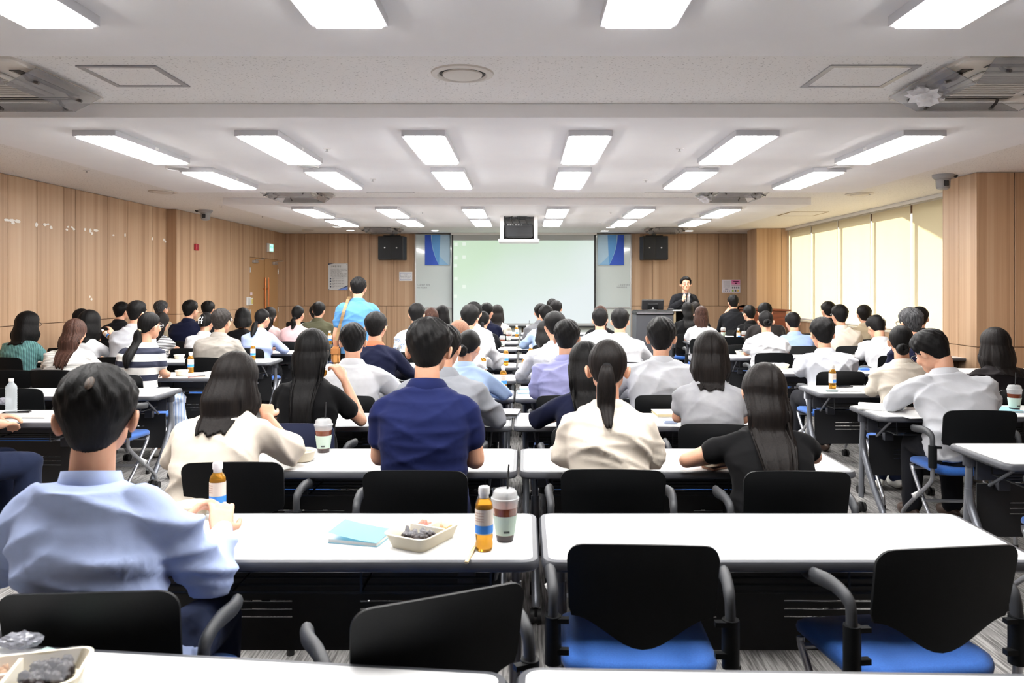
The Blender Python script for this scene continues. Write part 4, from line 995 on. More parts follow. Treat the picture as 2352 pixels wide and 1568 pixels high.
def hand(S_, w, d, palmn, side, curl=.45, k=1.0, spread=.10):
    """palm and five fingers; w wrist, d direction to the knuckles, palmn normal out of the palm; side +1 right hand"""
    d = np.array(d, float); d /= np.linalg.norm(d); n = np.array(palmn, float); n = n - d * n.dot(d); n /= np.linalg.norm(n); x = np.cross(d, n) * side   # x towards the thumb
    w = np.array(w, float)
    for o in (-.026, -.009, .009, .026): S_.limb([w - d * .01 + x * o * .55 * k, w + d * .045 * k + x * o * .95 * k, w + d * .085 * k + x * o * k], [.0145 * k, .0135 * k, .0115 * k], 10, sm=2)
    Ls = [.070, .078, .073, .058]; os_ = [.029, .010, -.010, -.028]
    for L, o, sp in zip(Ls, os_, (1, .3, -.4, -1.1)):
        p = w + d * .085 * k + x * o * k; dd = d + x * spread * sp; dd /= np.linalg.norm(dd); pts = [p - dd * .01]; a = 0
        for q, fr in enumerate((.45, .30, .25)):
            a += curl * (.7 + .3 * q); dv = dd * math.cos(a) + n * math.sin(a); p = p + dv * L * fr * k; pts.append(p)
        S_.limb(pts, [.0100 * k, .0092 * k, .0085 * k, .0072 * k], 9, sm=2)
    p = w + d * .025 * k + x * .026 * k; t1 = (d * .55 + x * .8 + n * .35); t1 /= np.linalg.norm(t1); t2 = d * .9 + x * .25 + n * .35; t2 /= np.linalg.norm(t2)
    S_.limb([p - t1 * .015, p + t1 * .032 * k, p + t1 * .032 * k + t2 * .03 * k, p + t1 * .032 * k + t2 * .052 * k], [.0145 * k, .0115 * k, .0100 * k, .008 * k], 9, sm=2)
def ik(s, w, L1, L2, pole):
    s, w, pole = np.array(s, float), np.array(w, float), np.array(pole, float); v = w - s; D = np.linalg.norm(v); D2 = min(D, (L1 + L2) * .995); v /= D
    a = (L1 ** 2 - L2 ** 2 + D2 ** 2) / (2 * D2); h = math.sqrt(max(0, L1 ** 2 - a * a)); u = pole - v * pole.dot(v); u /= np.linalg.norm(u) + 1e-9
    return s + v * a + u * h
def superring(c, rx, ry, n=26, e=2.35, tilt=0.0):
    out = []
    for k in range(n):
        a = 2 * math.pi * k / n; ca, sa = math.cos(a), math.sin(a)
        x = rx * math.copysign(abs(ca) ** (2 / e), ca); y = ry * math.copysign(abs(sa) ** (2 / e), sa); out.append((c[0] + x, c[1] + y, c[2] + tilt * y))
    return out
ARMS = {  # elbow and wrist offsets: elbow (out, forward, z), wrist (x outwards from the middle, forward, z)
    'rest': ((.055, .05, .79), (.11, .29, .775)), 'close': ((.035, .03, .80), (.06, .27, .78)), 'wide': ((.13, .12, .775), (.09, .31, .775)),
    'lap': ((.05, -.02, .74), (.12, .16, .62)), 'up': ((.085, .13, .80), (.10, .15, 1.02)), 'eat': ((.09, .10, .80), (.05, .24, .92)), 'hang': ((.06, -.01, .78), (.20, .10, .66))}
PEOPLE = []
def person(lab, px, ty, Y, sex='m', hair=('short', 'black'), top=None, style='shirt', sleeve='long', yaw=0, head=(0, 0, 0), lean=.05, aL='rest', aR='rest', w=1.0, trou='black',
           hs=1.0, near=False, stand=False, glasses=False, face=False, skin=None, shx=0.0, fold=.006, hands=None, tip=None, seat=.455, chair_lab=None, chair_rz=None, chair_xy=None, Hc=None, skirt=None, raw=False,
           facepos=None, collar=None, bag=False, hip=None, vox=None):
    f = sex == 'f'; k = .92 if f else 1.0; skin = skin or SKIN; seed = len(PEOPLE) * 7 + 3
    if not raw:
        tot = yaw + head[0] + math.degrees(math.atan2(px - CX, F)); yaw = .3 * tot; head = (tot - yaw, head[1], head[2])
    H = PZ(ty, Y) if Hc is None else Hc; hairtop = .021 if hair[0] in ('short', 'bob', 'long') else .012
    hs = hs * (.96 if f else 1.0)
    R = rot3(*head) * hs
    crel = R @ np.array([0, .022, .098]); topz = crel[2] + (.113 + hairtop) * hs * (1 - .10 * abs(math.sin(math.radians(head[1]))))
    zN = H - .082 - topz + .018
    hipz = seat + .055 if not stand else .50 * H + .04
    N = np.array([shx, lean, zN]); A_ = N + np.array([0, .012, .064]); C = A_ + crel
    # place so that the head stands at the photographed column
    ya = math.radians(-yaw); Rz = np.array([[math.cos(ya), -math.sin(ya)], [math.sin(ya), math.cos(ya)]]); hw = Rz @ C[:2]
    X = PX(px, Y); ox, oy = X - hw[0], Y - hw[1]
    root = empty('person', (ox, oy, 0), ya, lab, 'person'); PEOPLE.append((root, lab, X, Y, ox, oy, yaw, stand, chair_lab, chair_rz, chair_xy))
    vb = vox or (.0075 if near else (.010 if Y < 7 else .013)); vc = .009 if near else (.012 if Y < 7 else .016)
    # spine: section radii against the fraction u from hip to neck
    us = [-.03, .06, .22, .42, .60, .74, .84, .915, .965, 1.0]
    rx = [.168, .178, .168, .158, .166, .178, .174, .152, .118, .074] if not f else [.162, .175, .158, .138, .146, .156, .150, .132, .100, .062]
    ry = [.110, .125, .118, .108, .116, .120, .112, .090, .070, .060] if not f else [.105, .122, .108, .094, .102, .104, .096, .080, .062, .050]
    def yc(z):
        u = min(1, max(0, (z - hipz) / (zN - hipz))); return (lean - .012) * u ** 1.25 - .022 * math.sin(math.pi * u) - .012
    def xc(z): u = min(1, max(0, (z - hipz) / (zN - hipz))); return shx * u
    puff = {'shirt': .016, 'tee': .012, 'jacket': .024, 'blouse': .022, 'polo': .014}[style]
    def back_y(x, z):
        u = min(1, max(-.03, (z - hipz) / (zN - hipz))); a = np.interp(u, us, rx) * w + puff; b = np.interp(u, us, ry) + puff; q = min(.96, abs((x - xc(z)) / a))
        return yc(z) - b * (1 - q ** 2.35) ** (1 / 2.35)
    def torso(S_, grow, u0, u1, wx=1.0):
        rings = []
        for u in np.linspace(u0, u1, 24):
            z = hipz + u * (zN - hipz); rings.append(superring((xc(z), yc(z), z), np.interp(u, us, rx) * w * wx + grow, np.interp(u, us, ry) + grow * .9))
        S_.loft(rings)
    sw = (.166 if not f else .142) * w; zS = hipz + .835 * (zN - hipz); 
    arms = {}
    for sd, a in ((-1, aL), (1, aR)):
        if isinstance(a, str): a = ARMS[a]
        Sh = np.array([xc(zS) + sd * sw, yc(zS) + .004, zS]); ex, ey, ez = a[0]; wx_, wy, wz = a[1]
        if isinstance(a, tuple) and len(a) > 2 and a[2] == 'abs': E = np.array([ex, ey, ez]); Wr = np.array([wx_, wy, wz])
        else: E = np.array([Sh[0] + sd * ex, Sh[1] + ey, ez]); Wr = np.array([sd * wx_ + shx, Sh[1] + wy, wz])
        if stand and not (len(a) > 2): E = np.array([Sh[0] + sd * .06, Sh[1] - .02, zS - .30 * k]); Wr = np.array([Sh[0] + sd * .055, Sh[1] + .08, zS - .54 * k])
        arms[sd] = (Sh, E, Wr)
    r0, r1, r2 = (.051, .040, .027) if not f else (.042, .033, .022)
    # ---------------- body
    S_ = Soup(); torso(S_, -.010, -.03, .99)
    S_.limb([N + (0, -.012, -.05), N + (0, .0, .0), A_ + (0, .004, .03), C + R @ np.array([0, .01, -.06])], [.066 * k, .056 * k, .053 * k, .050 * k], 16, sm=3)
    S_.ell(C, (.0745 * hs, .095 * hs, .112 * hs), rot3(*head), 22, 16, .24)
    Rh = rot3(*head)
    def hp(*p): return C + Rh @ (np.array(p) * hs)
    S_.limb([hp(0, .055, -.06), hp(0, .066, -.088), hp(0, .062, -.104)], [.048 * hs, .040 * hs, .022 * hs], 14, sm=2)        # jaw and chin
    S_.ell(hp(0, .03, -.045), (.066 * hs, .062 * hs, .062 * hs), Rh)
    S_.limb([hp(0, .092, .012), hp(0, .103, -.012), hp(0, .111, -.030), hp(0, .098, -.040)], [.008 * hs, .010 * hs, .0145 * hs, .010 * hs], 10, sm=2)   # nose
    for sd in (-1, 1):
        S_.ell(hp(sd * .087, -.004, -.018), (.0092 * hs, .019 * hs, .032 * hs), Rh @ rot3(0, 8, sd * 12) @ np.array(Matrix.Rotation(sd * .45, 3, 'Z')), 12, 8)
        S_.ell(hp(sd * .045, .07, -.028), (.024 * hs, .022 * hs, .024 * hs), Rh, 10, 8)
        Sh, E, Wr = arms[sd]
        S_.limb([Sh + (-sd * .045, 0, .022), Sh, (Sh + E) / 2, E], [r0 * .9, r0, (r0 + r1) / 2, r1], 14, sm=3); S_.limb([E, E + (Wr - E) * .3, Wr], [r1, r1 * 1.0, r2], 14, sm=3)
        hd = (hands or {}).get(sd); d = Wr - E; d /= np.linalg.norm(d)
        if hd: hand(S_, Wr, hd[0], hd[1], sd * -1 if len(hd) < 4 else hd[3], hd[2], 1.0 * k)
        else:
            pn = np.array([0, 0, -1.]) if abs(d[2]) < .7 else np.array([-sd * 1., 0, 0]); hand(S_, Wr, d + np.array([-sd * .25, 0, 0]), pn, -sd if False else sd * (1 if pn[2] else 1), .45, 1.0 * k)
    # legs
    LP = []
    for sd in (-1, 1):
        if stand: pts = [np.array([sd * .088, 0, hipz + .02]), np.array([sd * .10, .01, hipz * .52]), np.array([sd * .10, -.02, .09])]
        else: pts = [np.array([sd * .085, .0, hipz + .03]), np.array([sd * (.12 if not f else .075), .41 * k, seat + .055]), np.array([sd * (.13 if not f else .07), .40 * k, .09])]
        LP.append(pts); S_.limb(pts[:2], [.078 * k, .056 * k], 14, sm=1); S_.limb(pts[1:], [.054 * k, .036 * k], 12, sm=1); S_.limb([pts[2], pts[2] + (0, .05, -.04), pts[2] + (0, .15, -.055)], [.034, .032, .024], 10, sm=2)
    body = soup_obj('body', S_, skin, root, vb, dec=.32 if near else .45, smooth=1)
    # ---------------- shirt or jacket
    S_ = Soup(); torso(S_, puff, -.03 if not stand else -.16, 1.015)
    lg = {'long': 1.0, 'short': .55, 'cap': .42, 'elbow': .95, 'half': .75}[sleeve]
    for sd in (-1, 1):
        Sh, E, Wr = arms[sd]; gr = {'shirt': .011, 'tee': .009, 'jacket': .015, 'blouse': .017, 'polo': .010}[style]
        gr += .008 if (near and style == 'shirt') else 0; a = Sh + (-sd * .055, 0, .030)
        if sleeve == 'long':
            S_.limb([a, Sh, (Sh + E) / 2, E], [r0, r0 + gr, (r0 + r1) / 2 + gr, r1 + gr * .95], 16, sm=3); S_.limb([E, E + (Wr - E) * .45, E + (Wr - E) * .90], [r1 + gr * .95, r1 + gr * .8, r2 + gr * .75], 16, sm=3)
        else:
            e = Sh + (E - Sh) * lg; S_.limb([a, Sh, (Sh + e) / 2, e], [r0, r0 + gr, r0 + gr * 1.15, r0 * (1.0 - .1 * lg) + gr * (1.6 if style != 'blouse' else 1.9)], 16, sm=3)
    sh = soup_obj({'shirt': 'shirt', 'tee': 't_shirt', 'jacket': 'jacket', 'blouse': 'blouse', 'polo': 'polo_shirt'}[style], S_, top, root, vc, fold=fold * 1.5 * (1.25 if style in ('shirt', 'blouse') else .6 if style == 'tee' else .75), seed=seed, smooth=3, dec=.8 if near else None)
    # ---------------- collar
    if collar != 'none':
        cm = top if collar in (None, 'stand') else collar; bm = B(); hgt, flare = {'shirt': (.040, .022), 'tee': (.012, .004), 'jacket': (.050, .030), 'blouse': (.028, .018), 'polo': (.038, .022)}[style]
        rr = .064 * k; nn = 30
        if hair[0] in ('bob', 'long') and not collar: flare = .0; rr -= .006
        def ringc(r, z, open_=0): return [(N[0] + r * 1.04 * math.cos(2 * math.pi * q / nn), N[1] + .0 + r * math.sin(2 * math.pi * q / nn), N[2] + z - .016 * (math.sin(2 * math.pi * q / nn) + .3) * 1.0) for q in range(nn)]
        if style == 'tee' or collar == 'stand': hgt *= .8; rg = [ringc(rr + .026, -.045), ringc(rr + .012, 0), ringc(rr + .004, hgt), ringc(rr - .001, hgt), ringc(rr + .006, -.03)]
        else: hgt *= .85; rg = [ringc(rr + .016, -.05), ringc(rr + .006, hgt * .4), ringc(rr + .000, hgt), ringc(rr + .004, hgt + .006), ringc(rr + .012 + flare * .2, hgt * .7), ringc(rr + .016 + flare, -.018), ringc(rr + .014 + flare, -.026), ringc(rr + .008, -.02)]
        loops(bm, rg, cap=False); fin('collar', bm, cm, root, 80)
    # ---------------- trousers or skirt, shoes
    S_ = Soup(); tm = TROU.get(trou) or trou
    if skirt is not None:
        r_ = [];  tm = skirt
        for q in np.linspace(0, 1, 9): r_.append([(c[0], q * .46 * k, c[1] + seat + .10 - .02 * q) for c in [(1.0 * (.17 + .03 * q) * math.cos(t) * (1 + .03 * math.sin(t * 14)), (.075) * math.sin(t)) for t in np.linspace(0, 2 * math.pi, 40, endpoint=False)]])
        S_.loft(r_); r_ = []
        for q in np.linspace(0, 1, 9): r_.append([(.19 * (1 + .10 * q) * math.cos(t), .40 * k + .05 * q + (.09 + .02 * q) * math.sin(t) * (1 + .08 * math.sin(t * 16)), seat + .10 - .36 * q) for t in np.linspace(0, 2 * math.pi, 60, endpoint=False)])
        S_.loft(r_); o = soup_obj('skirt', S_, tm, root, .011, fold=.008, seed=seed + 5, smooth=1)
    else:
        S_.ell((0, -.01, hipz - .01), (.172 * w, .125, .10)); 
        for pts in LP: S_.limb(pts[:2], [.098 * k, .070 * k], 16, sm=1); S_.limb(pts[1:], [.070 * k, .058 * k], 14, sm=1)
        soup_obj('trousers', S_, tm, root, .013 if Y < 5 else .018, fold=.007, seed=seed + 9, smooth=1, dec=.5)
    for pts in LP:
        bm = B(); a = pts[2]; bmesh.ops.create_uvsphere(bm, u_segments=14, v_segments=8, radius=1)
        for v in bm.verts: v.co = Vector((a[0] + v.co.x * .045, a[1] + .055 + v.co.y * .135, max(.004, .045 + v.co.z * .05 - .012 * v.co.y)))
        fin('shoe', bm, SHOEW if f else SHOE, root, 60)
    # ---------------- hair
    hk, hc = hair[0], HAIR[hair[1]]; C_ = C; Rr = R
    if hk in ('short', 'bob', 'long'): hair_mesh('hair', hk, C_, Rr, hc, root, near, seed, back_y, tip if tip is not None else {'bob': -.150, 'long': -.34}.get(hk), part=None if hk == 'short' else .3, zN=zN)
    else:
        h = hair_mesh('hair', 'tight', C_, Rr, hc, root, near, seed, back_y, thick=1.05)
        if hk == 'pony' or hk == 'lowpony':
            z0 = .0 if hk == 'pony' else -.055; a = hp(0, -.108 if hk == 'pony' else -.09, z0); L = -(tip if tip else -.26)
            dn = np.array([0, 0, -1.]); bk = Rh @ np.array([0, -1., 0]); pts = [a - bk * .015, a + bk * .022 + dn * .01, a + bk * .030 + dn * L * .35, a + bk * .018 + dn * L * .7, a + bk * .008 + dn * L]
            for p in pts[2:]: p[1] = min(p[1], back_y(p[0], p[2]) - .03) if p[2] < zN else p[1]
            tail('ponytail', pts, [.020, .026, .040, .038, .022], hc, root, seed, near)
            bm = B(); tube(bm, [a, a + bk * .018], .022, 14); fin('hair_tie', bm, M_black if hair[-1] != 'scrunchie' else mat('scrunchie_cream', (206, 190, 160), .7), root, 50)
        if hk == 'bun':
            a = hp(0, -.125, -.02 if len(hair) < 3 or hair[2] != 'low' else -.065); bm = B(); nn = 14 if near else 9
            for q in range(3):
                t0 = q * 2.1; tube(bm, [Vector(a) + Vector((math.cos(t0 + t) * .022, -.004 * q + .010 * math.cos(t * 2), math.sin(t0 + t) * .022)) for t in np.linspace(0, 5.2, nn)], .021, 10)
            fin('hair_bun', bm, hc, root, 80)
        if hk == 'updo':
            bm = B()
            for q in range(3): tube(bm, [Vector(hp(-.02 + .02 * q, -.10 - .006 * q, -.07)), Vector(hp(-.022 + .02 * q, -.125, -.01)), Vector(hp(-.01 + .012 * q, -.112, .05)), Vector(hp(0, -.08, .085))], [.018, .024, .020, .008], 8)
            fin('twisted_updo', bm, hc, root, 80)
            bm = B()
            for q in (-1, 1): tube(bm, [Vector(hp(q * .018 - .01, -.152, -.04)), Vector(hp(q * .020 - .01, -.156, .02)), Vector(hp(q * .014, -.140, .045))], .006, 6)
            tube(bm, [Vector(hp(-.035, -.153, .0)), Vector(hp(.02, -.153, .0))], .006, 6); fin('hair_clip', bm, M_wplastic, root, 50)
    # ---------------- face details and glasses
    if face or abs(head[0] + yaw - math.degrees(math.atan2(px - CX, F))) > 22:
        for sd in (-1, 1):
            bm = B(); bmesh.ops.create_uvsphere(bm, u_segments=12, v_segments=8, radius=.0090 * hs)
            for v in bm.verts: v.co.z *= .5
            o = fin('eye', bm, M_eye, root, 80); o.location = hp(sd * .031, .0850, .006); o.rotation_euler = Matrix(Rh.tolist()).to_euler()
            bm = B(); bmesh.ops.create_uvsphere(bm, u_segments=10, v_segments=6, radius=.0056 * hs); q = fin('iris', bm, M_iris, root, 80); q.location = hp(sd * .031, .0905, .006)
            bm = B(); tube(bm, [Vector(hp(sd * .014, .097, .028)), Vector(hp(sd * .032, .093, .033)), Vector(hp(sd * .048, .080, .028))], [.003, .0035, .002], 6); fin('eyebrow', bm, M_brow, root, 60)
        bm = B()
        tube(bm, [Vector(hp(-.022, .091, -.063)), Vector(hp(-.008, .102, -.060)), Vector(hp(.008, .102, -.060)), Vector(hp(.022, .091, -.063))], [.002, .005, .005, .002], 8)
        tube(bm, [Vector(hp(-.018, .091, -.068)), Vector(hp(0, .101, -.071)), Vector(hp(.018, .091, -.068))], [.002, .0055, .002], 8); fin('lips', bm, M_lip, root, 60)
    if glasses:
        g = mat('glasses_frame', (30, 28, 30), .3) if glasses != 'silver' else mat('glasses_silver', (190, 190, 194), .25, .9); bm = B(); n_ = 18
        for sd in (-1, 1):
            c = [Vector(hp(sd * (.034 + .025 * math.cos(t)), .106, .004 + .018 * math.sin(t))) for t in np.linspace(0, 2 * math.pi, n_)]; tube(bm, c, .0026, 6, caps=False)
            tube(bm, [Vector(hp(sd * .059, .104, .008)), Vector(hp(sd * .082, .080, .008)), Vector(hp(sd * .086, -.0, .004)), Vector(hp(sd * .083, -.018, -.012))], .0022, 6)
        tube(bm, [Vector(hp(-.010, .107, .008)), Vector(hp(.010, .107, .008))], .0018, 6); fin('glasses', bm, g, root, 60)
    return dict(root=root, C=C, N=N, arms=arms, hp=hp, back_y=back_y, zN=zN, hipz=hipz, yc=yc)
c_lb = cloth('light_blue', (172, 188, 228)); c_navy = cloth('navy', (20, 28, 70)); c_ivory = cloth('ivory', (216, 206, 192)); c_white = cloth('white', (208, 209, 213)); c_black = cloth('black', (11, 11, 13))
c_grey = cloth('heather_grey', (160, 161, 165), rgb2=(140, 141, 146)); c_blazer = cloth('grey_blazer', (142, 145, 152)); c_lilac = cloth('lilac', (158, 160, 206)); c_offw = cloth('off_white', (198, 200, 206))
c_palegrey = cloth('pale_grey', (194, 197, 205)); c_suit = cloth('charcoal_suit', (21, 22, 26)); c_nsuit = cloth('navy_suit', (16, 20, 44)); c_blue = cloth('oxford_blue', (150, 172, 214)); c_sky = cloth('sky_polo', (82, 132, 182)); c_pink = cloth('pink', (228, 190, 194))
c_olive = cloth('olive', (78, 78, 60)); c_beige = cloth('beige', (178, 164, 140)); c_taupe = cloth('taupe_blazer', (150, 145, 138)); c_pb = cloth('pale_blue', (176, 200, 236)); c_cream = cloth('cream', (212, 204, 190)); c_lpink = cloth('dusty_pink', (206, 178, 178))
c_teal = stripe_cloth('teal_stripe', (98, 148, 146), (40, 70, 78), 'X', 62, .28); c_bw = stripe_cloth('thin_bw_stripe', (226, 224, 224), (30, 30, 34), 'Z', 55, .5); c_rug = stripe_cloth('wide_navy_stripe', (228, 226, 222), (34, 38, 58), 'Z', 9.0, .45)
c_ws = stripe_cloth('white_fine_stripe', (232, 230, 226), (176, 174, 172), 'Z', 70, .22); c_flor = floral('floral'); c_plaid = stripe_cloth('collar_stripe', (214, 220, 232), (170, 184, 210), 'X', 150, .4)
c_skirt = stripe_cloth('skirt_stripe', (168, 190, 226), (222, 228, 240), 'X', 40, .4); c_lace = cloth('black_lace', (26, 22, 24)); c_tan = cloth('lanyard_orange', (206, 110, 80))
g_ = 'seated listeners'
A_ = lambda E, W: (E, W, 'abs')
# nearest first: label, column of the head, top of the head, depth
p_near = person('man in light blue stand-collar shirt seated nearest at left, balding crown, hands together', 222, 833, 2.06, raw=True, hair=('short', 'black'), top=c_lb, style='shirt', collar='stand', yaw=-4, head=(-12, 4, 0), lean=.06, shx=-.09, w=.92, chair_xy=(-1.045, 2.06), chair_rz=4, hs=1.07, near=True, trou='navy', fold=.010,
    aL=A_((-.37, .15, .76), (-.01, .44, .775)), aR=A_((.195, .13, .735), (.135, .40, .765)), hands={1: ((-.22, .80, .50), (-.35, .5, -.6), .28), -1: ((.40, .75, .45), (.3, -.3, -.7), .5)}, vox=.0055)
p_card = person('woman in short-sleeved ivory jacket with black shoulder-length hair, eating, left of the navy polo man', 538, 808, 3.43, 'f', ('bob', 'dark'), c_ivory, 'blouse', 'elbow', yaw=16, head=(12, 20, 4), lean=.14, near=True, tip=-.20, glasses='silver', w=1.08, chair_xy=(PX(527, 3.12), 3.38), chair_rz=3,
    aL='rest', aR=A_((.27, .20, .80), (.13, .29, .93)), hands={1: ((-.3, .6, .5), (-.3, .3, -.9), 1.1)}, vox=.0065)
p_navy = person('man in dark navy polo shirt seated beyond the nearest tea bottle and cup', 985, 727, 3.35, hair=('short', 'black'), top=c_navy, style='polo', sleeve='short', head=(10, 8, 0), lean=.08, w=1.04, near=True, hs=1.06, fold=.005, aL=((.03, .03, .80), (.06, .25, .79)), aR=((.04, .02, .79), (.07, .24, .78)), glasses=True, vox=.0065)
p_pony = person('woman in ivory jacket with a black ponytail, back to camera, right of the centre gap', 1396, 779, 3.36, 'f', ('pony', 'dark'), c_ivory, 'blouse', 'elbow', head=(2, 6, 0), lean=.08, w=1.05, near=True, tip=-.235, aL='close', aR='close', trou='beige', vox=.0065, hs=1.06)
p_blk = person('woman in black t-shirt with long dark hair bending over her desk, left forearm stretched out', 1755, 833, 3.42, 'f', ('long', 'dark'), c_black, 'tee', 'cap', raw=True, yaw=4, head=(8, 16, 5), lean=.18, w=1.12, near=True, tip=-.40, chair_xy=(PX(1836, 2.97), 3.23), chair_rz=-2, aL=A_((-.345, .14, .77), (-.07, .32, .765)), aR='rest', vox=.0065, hs=1.04)
p_phone = person('woman in black top with very long black hair, right hand raised to her mouth', 717, 753, 4.32, 'f', raw=True, hair=('long', 'black'), top=c_black, style='tee', sleeve='short', yaw=0, head=(2, 0, 0), lean=.05, w=1.0, near=True, tip=-.46, aL='rest', aR=A_((.27, .13, .765), (.155, .19, 1.0)), hands={1: ((-.55, .25, .75), (-.7, .5, -.1), .75)}, vox=.0065)
p_bl = person('man in grey blazer seated just beyond the navy polo man, leaning right', 1022, 744, 4.36, hair=('short', 'black'), top=c_blazer, style='jacket', yaw=4, head=(14, 8, 0), lean=.12, w=1.12, aL='wide', aR=((.12, .12, .78), (.10, .3, .77)), near=True, glasses=True)
person('woman in navy top with long straight black hair hanging down, left of the ponytail woman', 1345, 782, 4.30, 'f', ('long', 'black'), c_nsuit, 'tee', 'elbow', yaw=-4, head=(0, 10, 0), lean=.12, w=1.05, tip=-.44, aL='wide', near=True)
person('woman in heather grey short-sleeved top with pale striped collar and dark wavy bob', 1632, 759, 4.32, 'f', ('bob', 'dark'), c_grey, 'polo', 'short', head=(6, 4, 0), lean=.06, w=1.04, tip=-.185, collar=c_plaid, near=True, aL='close', aR='close')
# fourth seated row of the centre block
person('man in white collared shirt with black hair, just right of the long-haired woman in black', 811, 740, 5.38, hair=('short', 'black'), top=c_white, style='shirt', head=(4, 6, 0), lean=.08, w=1.04, aR='wide', near=True)
person('woman in pale blue shirt with dark pinned hair, head bowed, beyond the grey blazer', 1076, 757, 5.42, 'f', ('bun', 'black', 'low'), c_pb, 'shirt', 'long', yaw=4, head=(14, 18, 6), lean=.14, w=1.05, aR='wide')
person('man in lilac-blue long-sleeved shirt with black hair, left of the ponytail woman', 1302, 732, 5.38, hair=('short', 'black'), top=c_lilac, style='shirt', head=(4, 5, 0), lean=.07, w=1.06, glasses='silver', near=True, fold=.007, aL='close')
person('broad man in white shirt between the ponytail woman and the heather grey top', 1519, 726, 5.40, hair=('short', 'black'), top=c_offw, style='shirt', head=(4, 6, 0), lean=.07, w=1.32, near=True, hs=1.12, fold=.009, aL='wide', aR='wide')
# fifth
person('man in navy polo shirt with orange collar stripe and black tousled hair', 863, 714, 6.50, hair=('short', 'black'), top=c_nsuit, style='polo', collar=c_tan, head=(18, 0, 0), lean=.05, w=1.06, aR='wide', glasses=True)
person('person with short chestnut hair and white top, mostly hidden behind dark heads left of centre', 1055, 735, 6.55, 'f', ('bob', 'chest'), c_white, 'tee', 'short', head=(0, 10, 0), lean=.08, tip=-.13)
person('man in pale grey long-sleeved shirt behind the lilac shirt man, head turned left', 1275, 714, 6.48, hair=('short', 'black'), top=c_palegrey, style='shirt', yaw=0, head=(-16, 8, 0), lean=.10, w=1.05, aL='wide')
# sixth
person('man in white shirt leaning on his right arm, left of the centre gap', 1079, 698, 7.62, hair=('short', 'black'), top=c_white, style='shirt', yaw=6, head=(10, 0, 4), lean=.10, w=1.06, aR='wide', fold=.008)
person('slim man in white shirt with short black hair just right of the screen border', 1378, 707, 8.70, hair=('short', 'black'), top=c_white, style='shirt', head=(0, 3, 0), lean=.05, w=1.06)
person('man in white shirt with neat black hair, just left of the podium', 1424, 706, 7.60, hair=('short', 'black'), top=c_white, style='shirt', head=(4, 3, 0), lean=.05, w=1.12, aR='wide')
person('person with black bob beyond the pale grey shirt, face turned left', 1254, 735, 7.7, 'f', ('bob', 'black'), cloth('stone', (190, 188, 180)), 'jacket', 'long', head=(-10, 8, 0), lean=.08)
# seventh and beyond, centre
person('man in blue and white patterned shirt with black hair, left of the whiteboard foot', 957, 695, 8.72, hair=('short', 'black'), top=c_flor, style='shirt', sleeve='short', head=(6, 0, 0), lean=.05)
person('man in white shirt, black hair above and behind the leaning white shirt man', 1088, 692, 8.72, hair=('short', 'black'), top=c_white, style='shirt', head=(12, 0, 0), lean=.06)
person('woman with long spread dark brown hair behind two white shirts, right of the screen', 1379, 701, 9.82, 'f', ('long', 'brown'), c_black, 'tee', 'short', head=(0, 4, 0), lean=.05, tip=-.33)
person('woman with black ponytail beside the navy suit shoulder, left of the centre gap', 1110, 714, 9.85, 'f', ('lowpony', 'black'), c_suit, 'jacket', 'long', head=(6, 6, 0), lean=.06)
person('woman with brown tied-back hair near the whiteboard tray', 990, 706, 9.85, 'f', ('bob', 'brown'), c_cream, 'tee', 'short', head=(10, 0, 0), lean=.05, tip=-.16)
person('man in navy jacket facing right, at the left side of the centre gap', 1118, 694, 10.9, hair=('short', 'black'), top=c_nsuit, style='jacket', yaw=6, head=(24, 0, 0), lean=.06)
person('man in pale blue shirt with black hair, right of the centre gap, behind the bob', 1254, 699, 9.8, hair=('short', 'black'), top=c_pb, style='shirt', head=(-16, 2, 0), lean=.06, aL='wide')
person('woman with straight black hair against the whiteboard, left of the screen border', 1016, 700, 10.9, 'f', ('bob', 'black'), c_suit, 'tee', 'short', head=(0, 0, 0), tip=-.24)
person('woman in beige top with wavy dark hair against the foot of the screen', 1142, 699, 12.0, 'f', ('bob', 'dark'), c_cream, 'blouse', 'long', head=(10, 0, 0), tip=-.22)
person('man in grey vest beside the foot of the screen, right of the gap', 1242, 696, 10.9, hair=('short', 'black'), top=cloth('grey_vest', (120, 122, 126)), style='jacket', head=(-6, 0, 0), lean=.05)
person('black-haired man against the lower screen, nearer of the two overlapping heads', 1277, 689, 12.0, hair=('short', 'black'), top=c_white, style='shirt', head=(4, 0, 0), lean=.05)
person('black-haired person against the lower screen, farther of the two overlapping heads', 1268, 685, 13.0, hair=('short', 'black'), top=c_beige, style='shirt', head=(0, 0, 0), lean=.05)
# left block
p_edge = person('man in navy trousers at the left edge, only forearm and thigh in view', -75, 800, 4.25, hair=('short', 'black'), top=c_white, style='shirt', sleeve='short', raw=True, yaw=30, head=(0, 10, 0), lean=.10, trou='navy', aR=((.05, .02, .80), (.12, .22, .76)))
p_tie = person('woman in wide navy and white striped knit with low black ponytail, cream scrunchie and glasses', 342, 716, 6.62, 'f', ('lowpony', 'black', 'scrunchie'), c_rug, 'tee', 'short', yaw=24, head=(26, 4, 4), lean=.10, w=1.12, near=True, tip=-.30, glasses='silver', aL='rest', aR=((.03, .02, .80), (.10, .22, .77)), skirt=c_skirt)
p_wavy = person('woman in white fine-striped shirt with long wavy dark brown hair, left block', 172, 731, 6.95, 'f', ('long', 'brown'), c_ws, 'blouse', 'long', yaw=14, head=(10, 6, 0), lean=.10, w=1.15, tip=-.30, near=True)
p_teal = person('woman in teal striped shirt with black bob and glasses beside the left wood wall', 63, 714, 8.1, 'f', ('bob', 'black'), c_teal, 'blouse', 'long', yaw=22, head=(24, 4, 0), lean=.06, w=1.08, glasses=True, tip=-.20, hs=1.12)
